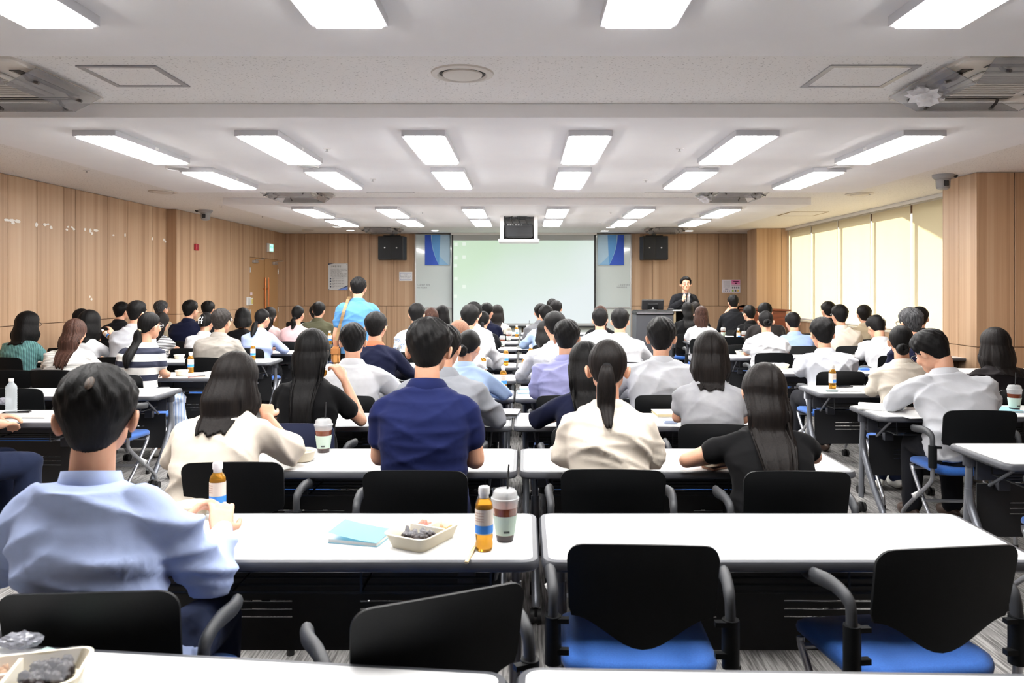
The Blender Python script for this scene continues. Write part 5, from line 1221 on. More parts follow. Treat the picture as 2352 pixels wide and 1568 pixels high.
p_tee = person('woman in white t-shirt with black bob raising a tea bottle, far left', 205, 711, 8.1, 'f', ('bob', 'black'), c_white, 'tee', 'short', yaw=20, head=(22, 0, 0), lean=.04, aR=A_((.22, .17, .78), (.19, .20, 1.0)), tip=-.20, hs=1.08)
person('person with black hair directly behind the bob-haired woman in the white t-shirt', 187, 708, 9.3, hair=('short', 'black'), top=c_black, style='tee', sleeve='short', yaw=14, head=(20, 0, 0))
person('man in light grey-white shirt with short black hair beside the left wall, facing right', 315, 689, 8.15, hair=('short', 'black'), top=c_palegrey, style='shirt', yaw=22, head=(26, 0, 0), lean=.10, w=1.1)
person('woman in thin black and white stripes with long dark hair, behind the striped knit', 369, 716, 9.3, 'f', ('long', 'dark'), c_bw, 'tee', 'short', yaw=16, head=(18, 6, 0), lean=.08, tip=-.30)
person('man in grey-taupe blazer with wavy ash hair, left block, looking right', 508, 707, 8.1, hair=('short', 'ash'), top=c_taupe, style='jacket', yaw=10, head=(24, 0, 0), lean=.08, w=1.12, near=True, hs=1.05, glasses='silver')
person('man in navy suit jacket with black hair, centre of the left block, facing right', 437, 688, 10.4, hair=('short', 'black'), top=c_nsuit, style='jacket', yaw=14, head=(30, 0, 0), lean=.06, w=1.1, hs=1.04)
person('woman in white shirt with dark updo held by a white hair clip', 474, 717, 9.28, 'f', ('updo', 'black'), c_white, 'shirt', 'long', yaw=6, head=(18, 10, 0), lean=.10, shx=.05)
person('woman in white-blue shirt with low ponytail and glasses, reaching to her right', 602, 709, 9.25, 'f', ('lowpony', 'black'), c_lb, 'shirt', 'long', yaw=14, head=(28, 4, 0), lean=.08, w=1.1, glasses=True, aR='wide', tip=-.16)
person('man in black jacket beside the left wood wall, left of the white shirt, facing right', 279, 692, 10.4, hair=('short', 'black'), top=c_suit, style='jacket', yaw=20, head=(30, 0, 0))
person('grey-haired man by the wall return, facing right', 370, 689, 11.5, hair=('short', 'grey'), top=c_beige, style='jacket', yaw=18, head=(28, 0, 0), glasses='silver')
person('black-haired man behind the updo woman, left block', 478, 690, 11.5, hair=('short', 'black'), top=c_suit, style='jacket', yaw=10, head=(20, 0, 0))
person('woman in black sleeveless-look top with short black bob, back to camera, left block', 558, 706, 10.38, 'f', ('bob', 'black'), c_black, 'tee', 'short', yaw=4, head=(8, 0, 0), tip=-.135, hs=1.05)
person('woman in pink top with black ponytail, left block', 684, 701, 10.35, 'f', ('lowpony', 'black'), c_pink, 'tee', 'half', yaw=8, head=(20, 0, 0), lean=.07, w=1.1, tip=-.14)
person('woman with long dark hair and dusty pink top beyond the white-blue shirt', 620, 704, 11.4, 'f', ('long', 'dark'), c_lpink, 'tee', 'half', yaw=14, head=(24, 0, 0), tip=-.28)
person('man in olive jacket with black hair, left of the standing man', 732, 692, 11.3, hair=('short', 'black'), top=c_olive, style='jacket', yaw=6, head=(16, 0, 0), w=1.12)
person('person in white shirt mostly hidden behind the olive jacket', 724, 700, 12.4, hair=('short', 'black'), top=c_white, style='shirt', yaw=0, w=1.3)
# right block and far right-centre
p_wr = person('man in white shirt bowed over his papers writing, glasses, right block', 2140, 756, 4.95, hair=('short', 'black'), top=c_offw, style='shirt', raw=True, yaw=2, head=(-24, 32, -6), lean=.24, w=1.28, near=True, hs=1.10, glasses=True, aL=A_((-.30, .30, .79), (-.15, .47, .775)), aR='rest', fold=.009, trou='black', chair_xy=(2.66, 4.68), chair_rz=-4)
person('woman in cream long-sleeved blouse with black hair in a low bun, right block', 2070, 746, 5.55, 'f', ('bun', 'black', 'low'), c_cream, 'blouse', 'long', yaw=-8, head=(4, 6, 0), lean=.08, w=1.1, near=True, trou='navy')
person('woman in black lace top with dark brown hair at the right edge', 2286, 751, 5.65, 'f', ('bob', 'dark'), c_lace, 'blouse', 'half', yaw=-14, head=(-24, 0, 0), lean=.05, w=1.08, near=True, tip=-.21)
person('grey-haired man in navy jacket with glasses, right block before the blinds', 2092, 705, 6.95, hair=('short', 'grey'), top=c_nsuit, style='jacket', yaw=-14, head=(-26, 6, 0), lean=.12, near=True, glasses=True, hs=1.08, w=1.1)
person('man in pale grey short-sleeved shirt with thick black hair, aisle side of the right block', 1889, 727, 6.85, hair=('short', 'black'), top=c_palegrey, style='shirt', sleeve='half', yaw=-10, head=(-14, 6, 0), lean=.09, w=1.08, near=True, hs=1.12, fold=.008)
person('black-haired man in dark jacket beyond the grey-haired man', 2112, 703, 8.5, hair=('short', 'black'), top=c_suit, style='jacket', yaw=-6, head=(10, 0, 0), w=1.05)
person('man in cream-white shirt with black hair and glasses before the blinds', 1929, 698, 9.6, hair=('short', 'black'), top=c_cream, style='shirt', yaw=-12, head=(-16, 0, 0), lean=.07, w=1.08, glasses='silver', hs=1.06)
person('man in white shirt looking down with short black hair, right block', 2013, 723, 8.45, hair=('short', 'black'), top=c_white, style='shirt', yaw=-10, head=(-18, 26, 0), lean=.14, w=1.05, hs=1.04)
person('woman in white puff-sleeved blouse with a high black bun, right block', 1759, 713, 8.62, 'f', ('bun', 'black'), c_white, 'blouse', 'short', yaw=-4, head=(-4, 4, 0), lean=.06, w=1.18, near=True)
person('man in light blue shirt with black hair, head slightly bowed, right block', 1821, 716, 9.62, hair=('short', 'black'), top=c_blue, style='shirt', yaw=-8, head=(-14, 10, 0), lean=.08, w=1.05)
person('man in beige jacket with dark hair against the blinds', 1985, 699, 10.8, hair=('short', 'dark'), top=c_beige, style='jacket', yaw=-8, head=(-10, 0, 0), lean=.06, hs=1.06)
person('man with cropped hair and glasses against the blinds, behind the cream shirt', 1902, 691, 10.8, hair=('short', 'black'), top=c_suit, style='jacket', yaw=-10, head=(-20, 0, 0), glasses='silver')
person('woman in white top with wavy brown bob beside the podium', 1611, 702, 10.9, 'f', ('bob', 'brown'), c_white, 'tee', 'half', head=(0, 0, 0), lean=.05, w=1.1, tip=-.17)
person('woman in black jacket with long black hair in front of the speaker', 1579, 693, 12.0, 'f', ('long', 'black'), c_black, 'jacket', 'long', head=(4, 4, 0), lean=.06, tip=-.30, w=1.08)
person('dark-haired person just beyond the long-haired woman in the black jacket', 1597, 692, 13.0, hair=('short', 'dark'), top=c_black, style='jacket')
person('man in dark suit with hand at his chin, below the pink poster', 1684, 676, 13.1, hair=('short', 'black'), top=c_suit, style='jacket', yaw=-4, head=(-14, 0, 0), lean=.05, w=1.12, aL=A_((-.20, .22, .80), (-.09, .20, 1.10)), hs=1.02)
person('man in black jacket and glasses, right of the man with hand at chin', 1721, 700, 12.0, hair=('short', 'black'), top=c_black, style='jacket', yaw=-10, head=(-26, 0, 0), glasses='silver')
person('man in charcoal suit with black hair behind the high-bun woman', 1757, 694, 10.9, hair=('short', 'black'), top=cloth('dark_grey_suit', (48, 45, 45)), style='jacket', yaw=-4, head=(-10, 0, 0), w=1.2, hs=1.08)
# standing man with the shoulder bag
p_std = person('standing man in sky blue polo shirt with a tan bag strap, in the left aisle', 823, 635, 8.70, hair=('short', 'black'), top=c_sky, style='polo', sleeve='short', raw=True, yaw=-8, head=(8, 6, 0), lean=.07, w=1.04, stand=True, near=True, trou='black', fold=.006, hs=.98)
# the speaker faces the audience
p_spk = person('speaker in dark suit and open white shirt holding a microphone behind the podium', 1575, 634, 14.0, hair=('short', 'black'), top=c_suit, style='jacket', raw=True, yaw=172, head=(12, 0, 0), lean=.02, stand=True, near=True, glasses=True, face=True, collar='none', w=1.05,
    aR=A_((.28, .02, 1.13), (.125, .25, 1.30)), aL=None or A_((-.26, -.02, 1.13), (-.22, .10, .92)), hands={1: ((-.25, .1, .95), (-.9, -.3, 0), 1.0)}, hs=1.10)
def to_world(root, p): return Matrix.Translation(root.location) @ Matrix.Rotation(root.rotation_euler.z, 4, 'Z') @ Vector(p)
# ------------------------------------------------------------------ things on the tables
M_tea = mat('amber_tea', (246, 176, 62), .10, trans=.75, ior=1.33); M_teadark = mat('amber_tea_dark', (120, 66, 30), .15, trans=.35)
M_label = mat('label_cream', (238, 226, 214), .5); M_lblue = mat('label_blue', (60, 140, 230), .45); M_lprint = mat('label_print', (206, 176, 160), .6)
M_coffee = mat('iced_coffee', (104, 52, 34), .15); M_coffeed = mat('coffee_base', (52, 40, 38), .3); M_sleeve = mat('mint_sleeve', (206, 226, 212), .7)
M_clear = mat('clear_lid', (236, 240, 242), .12, alpha=.42); M_box = mat('pulp_cream', (246, 238, 216), .7); M_film = mat('plastic_film', (232, 234, 242), .12, alpha=.07)
def make_bottle():
    t = empty('tea_bottle'); bm = B()
    lathe(bm, [(0, .002), (.023, 0), (.027, .006), (.0275, .02), (.0262, .03), (.0275, .04), (.0275, .052), (.0272, .125), (.0275, .130), (.026, .142), (.020, .154), (.0145, .160), (.0135, .168), (0, .168)], 20); fin('bottle_body', bm, M_tea, t, 50)
    bm = B(); lathe(bm, [(.0281, .052), (.0281, .128)], 20); fin('label', bm, M_label, t, 50)
    bm = B(); lathe(bm, [(.0284, .055), (.0284, .080)], 20, sx=1.0); 
    bmesh.ops.delete(bm, geom=[v for v in bm.verts if v.co.x < -.018], context='VERTS'); fin('label_picture', bm, M_lblue, t, 50)
    for z in (.092, .099, .108, .116):
        bm = B(); lathe(bm, [(.0284, z), (.0284, z + .003)], 20); bmesh.ops.delete(bm, geom=[v for v in bm.verts if v.co.y > -.018], context='VERTS'); fin('label_line', bm, M_lprint, t)
    bm = B(); lathe(bm, [(.0145, .158), (.0145, .172), (.0175, .172), (.0175, .190), (.016, .194), (0, .194)], 16); fin('cap', bm, M_wplastic, t, 40)
    register(t); return t
def make_cup():
    t = empty('coffee_cup'); bm = B()
    lathe(bm, [(0, 0), (.026, 0), (.028, .012), (.029, .018)], 22); fin('cup_base', bm, M_coffeed, t, 50)
    bm = B(); lathe(bm, [(.029, .018), (.0385, .098), (.039, .104), (0, .104)], 22); fin('coffee', bm, M_coffee, t, 50)
    bm = B(); lathe(bm, [(.0392, .104), (.0415, .124), (.044, .125), (.044, .131), (.040, .133), (.036, .150), (.030, .156), (0, .157)], 22); fin('lid', bm, M_clear, t, 50)
    bm = B(); lathe(bm, [(.0296, .020), (.0375, .080), (.0382, .080), (.0302, .020)], 22); fin('paper_sleeve', bm, M_sleeve, t, 50)
    bm = B(); box(bm, -.009, .009, -.034, -.031, .030, .035); fin('printed_mark', bm, mat('mark_dark', (50, 60, 56), .6), t)
    bm = B(); tube(bm, [(.002, 0, .05), (.012, .002, .232)], .0034, 7); fin('straw', bm, M_black, t, 40)
    register(t); return t
def make_lunch(closed=False):
    """pulp tray with three wells, food and a film lid"""
    t = empty('lunch_box'); Wd, D, H = .21, .15, .040
    o = rrect(Wd, D, .028, 5); b = rrect(Wd - .03, D - .03, .022, 5)
    bm = B(); L = lambda p, z, s=1: [(x * s, y * s, z) for x, y in p]
    loops(bm, [L(b, 0), L(o, H), L(o, H, 1.035), L(o, H + .003, 1.035), L(o, H + .003, .97), L(b, .010, .97), L(b, .008, .3)]); fin('tray', bm, M_box, t, 40)
    bm = B(); box(bm, .020, .027, -D / 2 + .012, D / 2 - .012, .006, H); box(bm, .024, Wd / 2 - .01, -.004, .004, .006, H); fin('divider', bm, M_box, t)
    R = random.Random(5)
    def heap(nm, x0, x1, y0, y1, m, n, r, fl=.6):
        bm = B()
        for q in range(n):
            M = Matrix.Translation((R.uniform(x0, x1), R.uniform(y0, y1), .018 + R.uniform(0, .014))) @ Euler((R.uniform(0, 3), R.uniform(0, 3), R.uniform(0, 3))).to_matrix().to_4x4() @ Matrix.Diagonal((r * R.uniform(.7, 1.5), r, r * fl, 1))
            bmesh.ops.create_icosphere(bm, subdivisions=1, radius=1, matrix=M)
        fin(nm, bm, m, t, 80, kind='stuff')
    heap('seaweed_rice', -.075, .0, -.045, .045, mat('food_dark', (46, 38, 40), .4), 34, .014)
    heap('kimchi', .042, .085, .018, .055, mat('food_orange', (214, 106, 60), .45), 26, .009)
    heap('side_dish', .042, .085, -.05, -.018, mat('food_tan', (196, 150, 100), .5), 22, .009)
    bm = B(); 
    for q in range(2):
        vs = [[bm.verts.new((-.09 + .17 * a / 8, -.06 + .12 * c / 5 + .01 * q, .048 + .006 * math.sin(a * 1.3 + c * 2 + q) + .004 * q)) for a in range(9)] for c in range(6)]
        for c in range(5):
            for a in range(8): bm.faces.new((vs[c][a], vs[c][a + 1], vs[c + 1][a + 1], vs[c + 1][a]))
    fin('film_lid', bm, M_film, t, 60); register(t); return t
def make_bowl():
    t = empty('paper_bowl'); bm = B(); lathe(bm, [(0, 0), (.040, 0), (.050, .035), (.058, .048), (.060, .048), (.061, .044), (.054, .034), (.048, .004), (.02, .003)], 24); fin('bowl', bm, M_box, t, 40)
    bm = B(); lathe(bm, [(.050, .034), (.03, .040), (0, .043)], 16)
    for v in bm.verts: v.co.z += .004 * math.sin(v.co.x * 200) * math.cos(v.co.y * 180)
    fin('food', bm, mat('food_rice', (216, 190, 150), .6), t, 80)
    register(t); return t
PROTO = {'b': [make_bottle(), False], 'c': [make_cup(), False], 'l': [make_lunch(), False], 'w': [make_bowl(), False]}
def put(k, px, py, lab, rz=0, s=1.0, z=TH, cat=None, at=None):
    pr = PROTO[k]; o = copy_tree(pr[0]) if pr[1] else pr[0]; pr[1] = True
    x, y = at or snap(px, *P(px, py, z)); o.location = (x, y, z + .001); o.rotation_euler = (0, 0, math.radians(rz)); o.scale = (s, s, s)
    cat = cat or {'b': 'bottle', 'c': 'cup', 'l': 'lunch box', 'w': 'bowl'}[k]
    return tag(o, lab, cat, {'b': 'amber tea bottles on the tables', 'c': 'iced coffee cups with mint sleeves', 'l': 'cream lunch boxes', 'w': 'cream paper bowls'}[k])
put('b', 1112, 1262, 'nearest amber tea bottle with white cap and blue label, beside the coffee cup', -35, 1.0)
put('b', 500, 1189, 'amber tea bottle just beyond the hands of the nearest man', -50)
put('b', 438, 855, 'tea bottle beside the lunch bowl, right of the striped knit woman', -30)
put('b', 581, 827, 'tea bottle at the table corner, right of the grey-taupe blazer', -30)
put('b', 398, 799, 'tea bottle between the thin-striped woman and the navy suit', -30)
put('b', 757, 791, 'tea bottle behind the standing man, left of his bag', -30)
put('b', 1156, 895, 'tea bottle on the left side of the centre gap, right of the pale blue sleeve', 0)
put('b', 1162, 840, 'tea bottle in the centre gap beside the leaning man in white', 0)
put('b', 1205, 865, 'tea bottle right of the centre gap, beside the pale grey sleeve', 0)
put('b', 1219, 828, 'tea bottle beyond the pale grey sleeve, right of the centre gap', 0)
put('b', 1110, 860, 'half hidden tea bottle behind the pale blue shoulder', 0)
put('b', 1188, 774, 'far small tea bottle in the centre gap, near the screen', 0)
put('b', 1696, 783, 'far tea bottle before the black jackets, right of the podium', 0)
put('b', 1912, 894, 'tea bottle on the right block table in front of the aisle-side grey shirt man', 25)
put('c', 1160, 1240, 'nearest iced coffee cup with mint sleeve, right of the tea bottle', 10, 1.04)
put('c', 743, 1038, 'iced coffee cup with straw left of the navy polo man', 10, 1.05)
put('c', 2330, 943, 'iced coffee cup at the right edge beside a blue notebook', 10, 1.08)
put('c', 888, 866, 'coffee cup with tall black straw by the white collared shirt man', 0)
put('c', 1154, 795, 'coffee cup left of the centre gap behind the leaning man', 0)
put('c', 1168, 781, 'farther mint-sleeved cup left of the centre gap', 0)
put('c', 1214, 766, 'far coffee cup by the foot of the screen', 0)
put('c', 1661, 777, 'coffee cup left of the far tea bottle, near the podium', 0)
put('c', 1709, 784, 'pale cup just right of the far tea bottle', 0)
put('l', 972, 1243, 'large cream lunch box with dark rice and orange kimchi, nearest full view', 62, 1.04)
put('l', 52, 1592, 'lunch box cut off at the lower left corner with dark food', 195, 1.05)
put('l', 258, 818, 'cream lunch box in the left block beside the raised bottle', 5)
put('l', 1712, 812, 'lunch box with crumpled wrap left of the puff-sleeved blouse', 10)
put('l', 1786, 846, 'open lunch box left of the aisle-side grey shirt man', -10)
put('l', 1668, 1058, 'lunch box under the forearm of the woman in the black t-shirt', 10)
put('w', 694, 1058, 'cream bowl by the hand of the woman in ivory at left', 0, 1.05)
put('w', 1292, 1052, 'cream bowl peeking out left of the ponytail woman', 0)
put('w', 418, 862, 'cream bowl between the striped knit woman and the tea bottle', 0)
put('w', 412, 824, 'cream bowl one row beyond the striped knit woman', 0)
put('w', 440, 1178, 'cream bowl with orange food beyond the hands of the nearest man', 0)
# clear water bottle
x, y = P(26, 944, TH); t = empty('water_bottle', (x, y, TH + .001), 0, 'clear plastic water bottle with white cap at the left edge', 'bottle')
bm = B(); pr = [(0, .003), (.030, 0), (.034, .008)]
for k in range(9): z = .014 + k * .014; pr += [(.0345, z), (.032, z + .007)]
pr += [(.0345, .145), (.031, .165), (.018, .182), (.0125, .190), (.0125, .196), (0, .196)]; lathe(bm, pr, 22); fin('ribbed_body', bm, mat('water_plastic', (236, 244, 248), .08, alpha=.38), t, 70)
bm = B(); lathe(bm, [(.0145, .194), (.0155, .196), (.0155, .212), (0, .214)], 16); fin('cap', bm, M_wplastic, t, 40)
# notebooks, phones, papers
def flat(name, px, py, w, d, h, rz, m, lab, cat, mpage=None, cover=None):
    x, y = snap(px, *P(px, py, TH), m=.08); t = empty(name, (x, y, TH + .001), math.radians(rz), lab, cat)
    if mpage:
        bm = B(); box(bm, -w / 2 + .003, w / 2 - .003, -d / 2 + .003, d / 2 - .003, .002, h - .002); fin('pages', bm, mpage, t)
        for nm, z in (('back_cover', 0), ('front_cover', h - .002)): bm = B(); box(bm, -w / 2, w / 2, -d / 2, d / 2, z, z + .002); fin(nm, bm, m, t)
    else:
        bm = B(); box(bm, -w / 2, w / 2, -d / 2, d / 2, 0, h, min(.004, h * .3), seg=2); fin('body', bm, m, t, 40)
        if cover: bm = B(); box(bm, -w / 2 + .003, w / 2 - .003, -d / 2 + .004, d / 2 - .004, h, h + .0008); fin('screen', bm, cover, t)
    return t
M_page = mat('page_white', (240, 240, 238), .7); M_nb = mat('notebook_blue', (158, 214, 232), .5); M_scr = mat('phone_glass', (24, 26, 32), .08)
# big blue notebook, its cover sprung open
x, y = P(828, 1238, TH); t = empty('notebook', (x, y, TH + .001), math.radians(-14), 'light blue notebook with its cover sprung open on the nearest left table', 'notebook')
bm = B(); box(bm, -.085, .085, -.06, .06, 0, .002); fin('back_cover', bm, M_nb, t)
bm = B(); box(bm, -.083, .083, -.058, .058, .002, .011); fin('pages', bm, M_page, t)
bm = B(); vs = [[bm.verts.new((-.085 + .17 * k / 8, yy, .013 + .020 * (1 - k / 8) ** 1.5 + (.008 if yy > 0 else 0))) for k in range(9)] for yy in (-.06, .06)]
for k in range(8): bm.faces.new((vs[0][k], vs[0][k + 1], vs[1][k + 1], vs[1][k]))
bmesh.ops.solidify(bm, geom=bm.faces[:], thickness=.002); fin('front_cover', bm, M_nb, t)
flat('phone', 38, 949, .075, .155, .009, -70, mat('phone_dark', (50, 46, 46), .3), 'dark phone lying on the open notebook, left edge', 'phone', cover=M_scr)
flat('open_notebook', 22, 958, .20, .15, .012, 4, M_page, 'open white notebook left page under the dark phone', 'notebook'); flat('open_notebook', 92, 956, .17, .15, .010, -4, M_page, 'open white notebook beside the left-edge phone, right page', 'notebook')
flat('phone', 452, 866, .075, .15, .009, -62, mat('phone_pink', (214, 170, 160), .35), 'pink-edged phone right of the striped knit woman', 'phone', cover=M_scr)
flat('leaflet', 482, 852, .21, .28, .001, -20, M_page, 'printed white leaflet behind the ivory-jacket woman head', 'paper')
flat('book_stack', 1163, 950, .17, .20, .020, -6, mat('cover_greyblue', (176, 182, 196), .5), 'grey-blue book on top of a dark case, left of the centre gap', 'book', mpage=mat('page_dark', (40, 38, 36), .6))
flat('phone', 1150, 964, .07, .14, .009, -40, mat('phone_grey', (120, 122, 126), .35), 'grey phone beside the book stack under the blazer sleeve', 'phone', cover=M_scr)
flat('notebook', 1213, 902, .16, .13, .010, 3, M_nb, 'light blue notebook right of the centre gap, by the lilac sleeve', 'notebook', mpage=M_page)
t = flat('card_case', 1208, 894, .10, .07, .022, 2, M_wplastic, 'small white case lying on the light blue notebook', 'case'); t.location.z = TH + .012
flat('pen', 1245, 963, .008, .13, .008, 62, mat('pen_blue', (70, 80, 190), .4), 'blue pen lying on the white table, third row right', 'pen')
flat('notebook', 1262, 962, .14, .12, .010, 6, M_nb, 'light blue notebook half under the navy-topped woman', 'notebook', mpage=M_page)
flat('printed_card', 1224, 964, .12, .10, .001, -20, add_noise(mat('card_print', (242, 240, 238), .6), (210, 160, 160), (40, 40, 40), lo=.5, hi=.62), 'white sheet with small reddish print beside the blue pen', 'paper')
flat('book', 1531, 950, .16, .20, .018, 2, mat('cover_white', (238, 236, 226), .5), 'white-covered book with cream pages left of the grey top woman', 'book', mpage=mat('page_cream', (226, 214, 170), .7))
flat('tissue_pack', 1540, 972, .08, .05, .018, 2, mat('pack_blue', (176, 192, 220), .4), 'small pale blue packet beside the white book', 'packet')
flat('phone', 1652, 1078, .075, .15, .009, -58, mat('phone_tan', (170, 130, 104), .35), 'tan phone under the forearm of the black t-shirt woman', 'phone', cover=M_scr)
flat('phone', 1936, 889, .075, .15, .009, -68, mat('phone_dark', (50, 46, 46), .3), 'dark phone beside the right block tea bottle', 'phone', cover=M_scr)
flat('case', 1910, 899, .09, .05, .016, -10, mat('case_grey', (156, 170, 170), .4), 'grey-green small box at the foot of the right block tea bottle', 'case')
flat('tablet', 1952, 899, .17, .05, .008, -2, M_wplastic, 'white slim device right of the right block tea bottle', 'tablet')
flat('open_book', 2012, 936, .22, .28, .012, -24, M_page, 'open white book at the left end of the writing man table', 'book')
flat('worksheet', 2092, 952, .21, .29, .002, 8, M_page, 'white sheet under the elbow of the writing man', 'paper')
flat('notebook', 2306, 942, .15, .20, .012, -8, M_nb, 'light blue notebook beside the right-edge coffee cup', 'notebook', mpage=M_page)
flat('round_case', 1984, 850, .09, .07, .022, 0, mat('case_blue', (70, 120, 210), .4), 'small bright blue case on the right block table', 'case')
for i, (px, py, rz, lab) in enumerate([(1206, 807, 8, 'white paper sheets right of the centre gap'), (1140, 811, -6, 'white paper sheets left of the centre gap'), (1215, 795, 4, 'farther white paper sheets right of the gap'), (1172, 762, 2, 'white sheets far up the centre gap'), (1573, 772, 5, 'white sheets by the foot of the podium'), (2040, 912, 15, 'loose sheet before the cream blouse woman')]):
    flat('paper_sheets', px, py, .21, .28, .003, rz, M_page, lab, 'paper')
# chopsticks over the table edge
x, y = P(1079, 1272, TH); t = empty('chopsticks', (x, y, TH + .001), 0, 'pair of wooden chopsticks sticking over the edge left of the tea bottle', 'chopsticks')
for s in (0, 1): bm = B(); tube(bm, [(.012 + s * .006, .08, .004), (-.006 + s * .004, -.09, .005)], [.0025, .0038], 8); fin('chopstick', bm, mat('bamboo', (222, 196, 150), .6), t, 40)
# crumpled film near the camera
def crumple(px, py, r, h, lab, z=TH):
    x, y = P(px, py, z); t = empty('plastic_wrap', (x, y, z + .001), 0, lab, 'wrapper'); bm = B(); bmesh.ops.create_icosphere(bm, subdivisions=4, radius=1); R = random.Random(int(px))
    ks = [(Vector((R.uniform(-1, 1), R.uniform(-1, 1), R.uniform(-1, 1))) * 7, R.random() * 6) for _ in range(7)]
    for v in bm.verts:
        d = sum(abs(math.sin(v.co.dot(k) + p)) for k, p in ks) / 7; v.co *= .65 + .6 * d; v.co.x *= r; v.co.y *= r * .6; v.co.z = max(0, (v.co.z * .5 + .5) * h)
    fin('film', bm, mat('foil_film', (190, 192, 204), .12, alpha=.55), t)
crumple(48, 1486, .045, .030, 'crumpled clear wrap on the near table at the left edge')
crumple(1650, 1026, .06, .03, 'crumpled clear lid on the table left of the black t-shirt woman')
crumple(1835, 812, .09, .06, 'white crumpled wrap right of the puff-sleeved blouse')
crumple(10, 930, .05, .05, 'white crumpled tissue beside the water bottle')
x, y = P(118, 1508, TH); t = flat('napkin', 118, 1516, .13, .07, .002, -24, mat('napkin_mint', (196, 222, 218), .8), 'folded mint paper napkin by the lower left lunch box', 'napkin')
# the speaker's open shirt, lapels and microphone
r_ = p_spk; z1 = r_['zN']; bm = B()
def frontpt(x, z, off): 
    u = (z - r_['hipz']) / (r_['zN'] - r_['hipz']); b = float(np.interp(u, [0, .42, .74, .84, .915, .965, 1.0], [.125, .108, .120, .112, .090, .070, .060])); return (x, r_['yc'](z) + b + .036 + off, z)
rows = []
for q in range(9):
    z = z1 - .005 - q * .055; wd = .055 - .0015 * q + (.02 if q == 0 else 0); rows.append([frontpt(x * wd, z, .006 - .010 * abs(x) ** 2) for x in (-1, -.5, 0, .5, 1)])
vs = [[bm.verts.new(p) for p in row] for row in rows]
for a, b in zip(vs[:-1], vs[1:]):
    for k in range(4): bm.faces.new((a[k], a[k + 1], b[k + 1], b[k]))
bmesh.ops.solidify(bm, geom=bm.faces[:], thickness=-.02); fin('white_shirt_front', bm, c_white, r_['root'], 60)
for s in (-1, 1):
    bm = B(); pts = [frontpt(s * .062, z1 + .015, -.02), frontpt(s * .105, z1 - .07, .004), frontpt(s * .085, z1 - .12, .012), frontpt(s * .045, z1 - .34, .014), frontpt(s * .035, z1 - .20, .014), frontpt(s * .045, z1 - .03, .004)]
    lo = [bm.verts.new(p) for p in pts]; bm.faces.new(lo); bmesh.ops.solidify(bm, geom=bm.faces[:], thickness=.006); fin('lapel', bm, c_suit, r_['root'])
    bm = B(); pts = [frontpt(s * .012, z1 - .015, .0), frontpt(s * .055, z1 + .03, -.03), frontpt(s * .06, z1 - .03, .01), frontpt(s * .03, z1 - .065, .016)]
    lo = [bm.verts.new(p) for p in pts]; bm.faces.new(lo); bmesh.ops.solidify(bm, geom=bm.faces[:], thickness=.004); fin('collar_point', bm, c_white, r_['root'])
Sh, E, Wr = r_['arms'][1]; rt = r_['root']
mp = to_world(rt, Wr + np.array([-.045, .06, .06])); m_ = empty('microphone', mp, 0, 'black hand microphone held by the speaker at his chest', 'microphone')
bm = B(); tube(bm, [(0, 0, -.10), (0, 0, .04)], [.011, .015], 12); fin('handle', bm, M_black, m_, 40)
bm = B(); bmesh.ops.create_uvsphere(bm, u_segments=14, v_segments=10, radius=.024); o = fin('mic_head', bm, M_dark, m_, 60); o.location = (0, 0, .055)
def held(who, sd, off, lab, tilt=(0, 0), s=1.0):
    Sh, E, Wr = who['arms'][sd]; q = to_world(who['root'], Wr + np.array(off)); o = copy_tree(PROTO['b'][0]); o.location = q; o.rotation_euler = (math.radians(tilt[0]), math.radians(tilt[1]), 0); o.scale = (s, s, s)
    tag(o, lab, 'bottle', 'amber tea bottles on the tables')
held(p_tee, 1, (-.05, .07, -.03), 'tilted tea bottle held up by the woman in the white t-shirt', (-20, -60))
held(p_phone, 1, (-.13, .09, .02), 'small tea bottle lifted to the mouth of the long-haired woman in black', (-10, -75), .8)
# podium with monitor, and the reddish wooden lectern in the corner
Y = 13.5; x0, x1 = PX(1461, Y), PX(1547, Y); zt = PZ(713, Y)
t = empty('podium', ((x0 + x1) / 2, Y, 0), 0, 'dark grey lecture podium with a monitor on top, right of the screen', 'podium'); a = (x1 - x0) / 2
bm = B(); box(bm, -a, a, 0, .50, 0, zt - .07, .01); fin('cabinet', bm, mat('podium_grey', (66, 68, 74), .5), t)
bm = B(); box(bm, -a - .01, a + .01, -.03, .52, zt - .07, zt - .015, .01); fin('front_lip', bm, M_black, t)
bm = B(); box(bm, -a + .01, a - .01, -.034, -.028, zt - .055, zt - .035); fin('steel_strip', bm, M_chrome, t)
bm = B(); box(bm, -a + .02, a - .01, .0, .50, zt - .015, zt + .002, .004); fin('console_top', bm, M_black, t)
bm = B(); box(bm, a, a + .42, .05, .50, zt - .012, zt + .004, .004); fin('desk_top', bm, mat('podium_top', (206, 206, 206), .4), t)
bm = B(); box(bm, a + .02, a + .06, .1, .45, 0, zt - .012); fin('side_panel', bm, mat('side_beige', (200, 184, 150), .6), t)
t = empty('monitor', (PX(1498.5, 13.75), 13.75, zt + .004), 0, 'black monitor seen from behind on the dark podium', 'monitor')
R = Matrix.Rotation(math.radians(14), 4, 'X'); w_ = (1524 - 1474) / 2 * 13.75 / F
bm = B(); box(bm, -w_, w_, -.02, .02, .01, .19, .008, M=R); fin('housing', bm, M_black, t)
bm = B(); box(bm, -w_ * .5, w_ * .5, -.05, -.018, .03, .13, .012, M=R); fin('rear_cover', bm, M_plastic, t)
bm = B(); lathe(bm, [(0, 0), (.11, 0), (.10, .012), (.02, .02), (.02, .05), (0, .05)], 20); fin('stand', bm, M_black, t, 40)
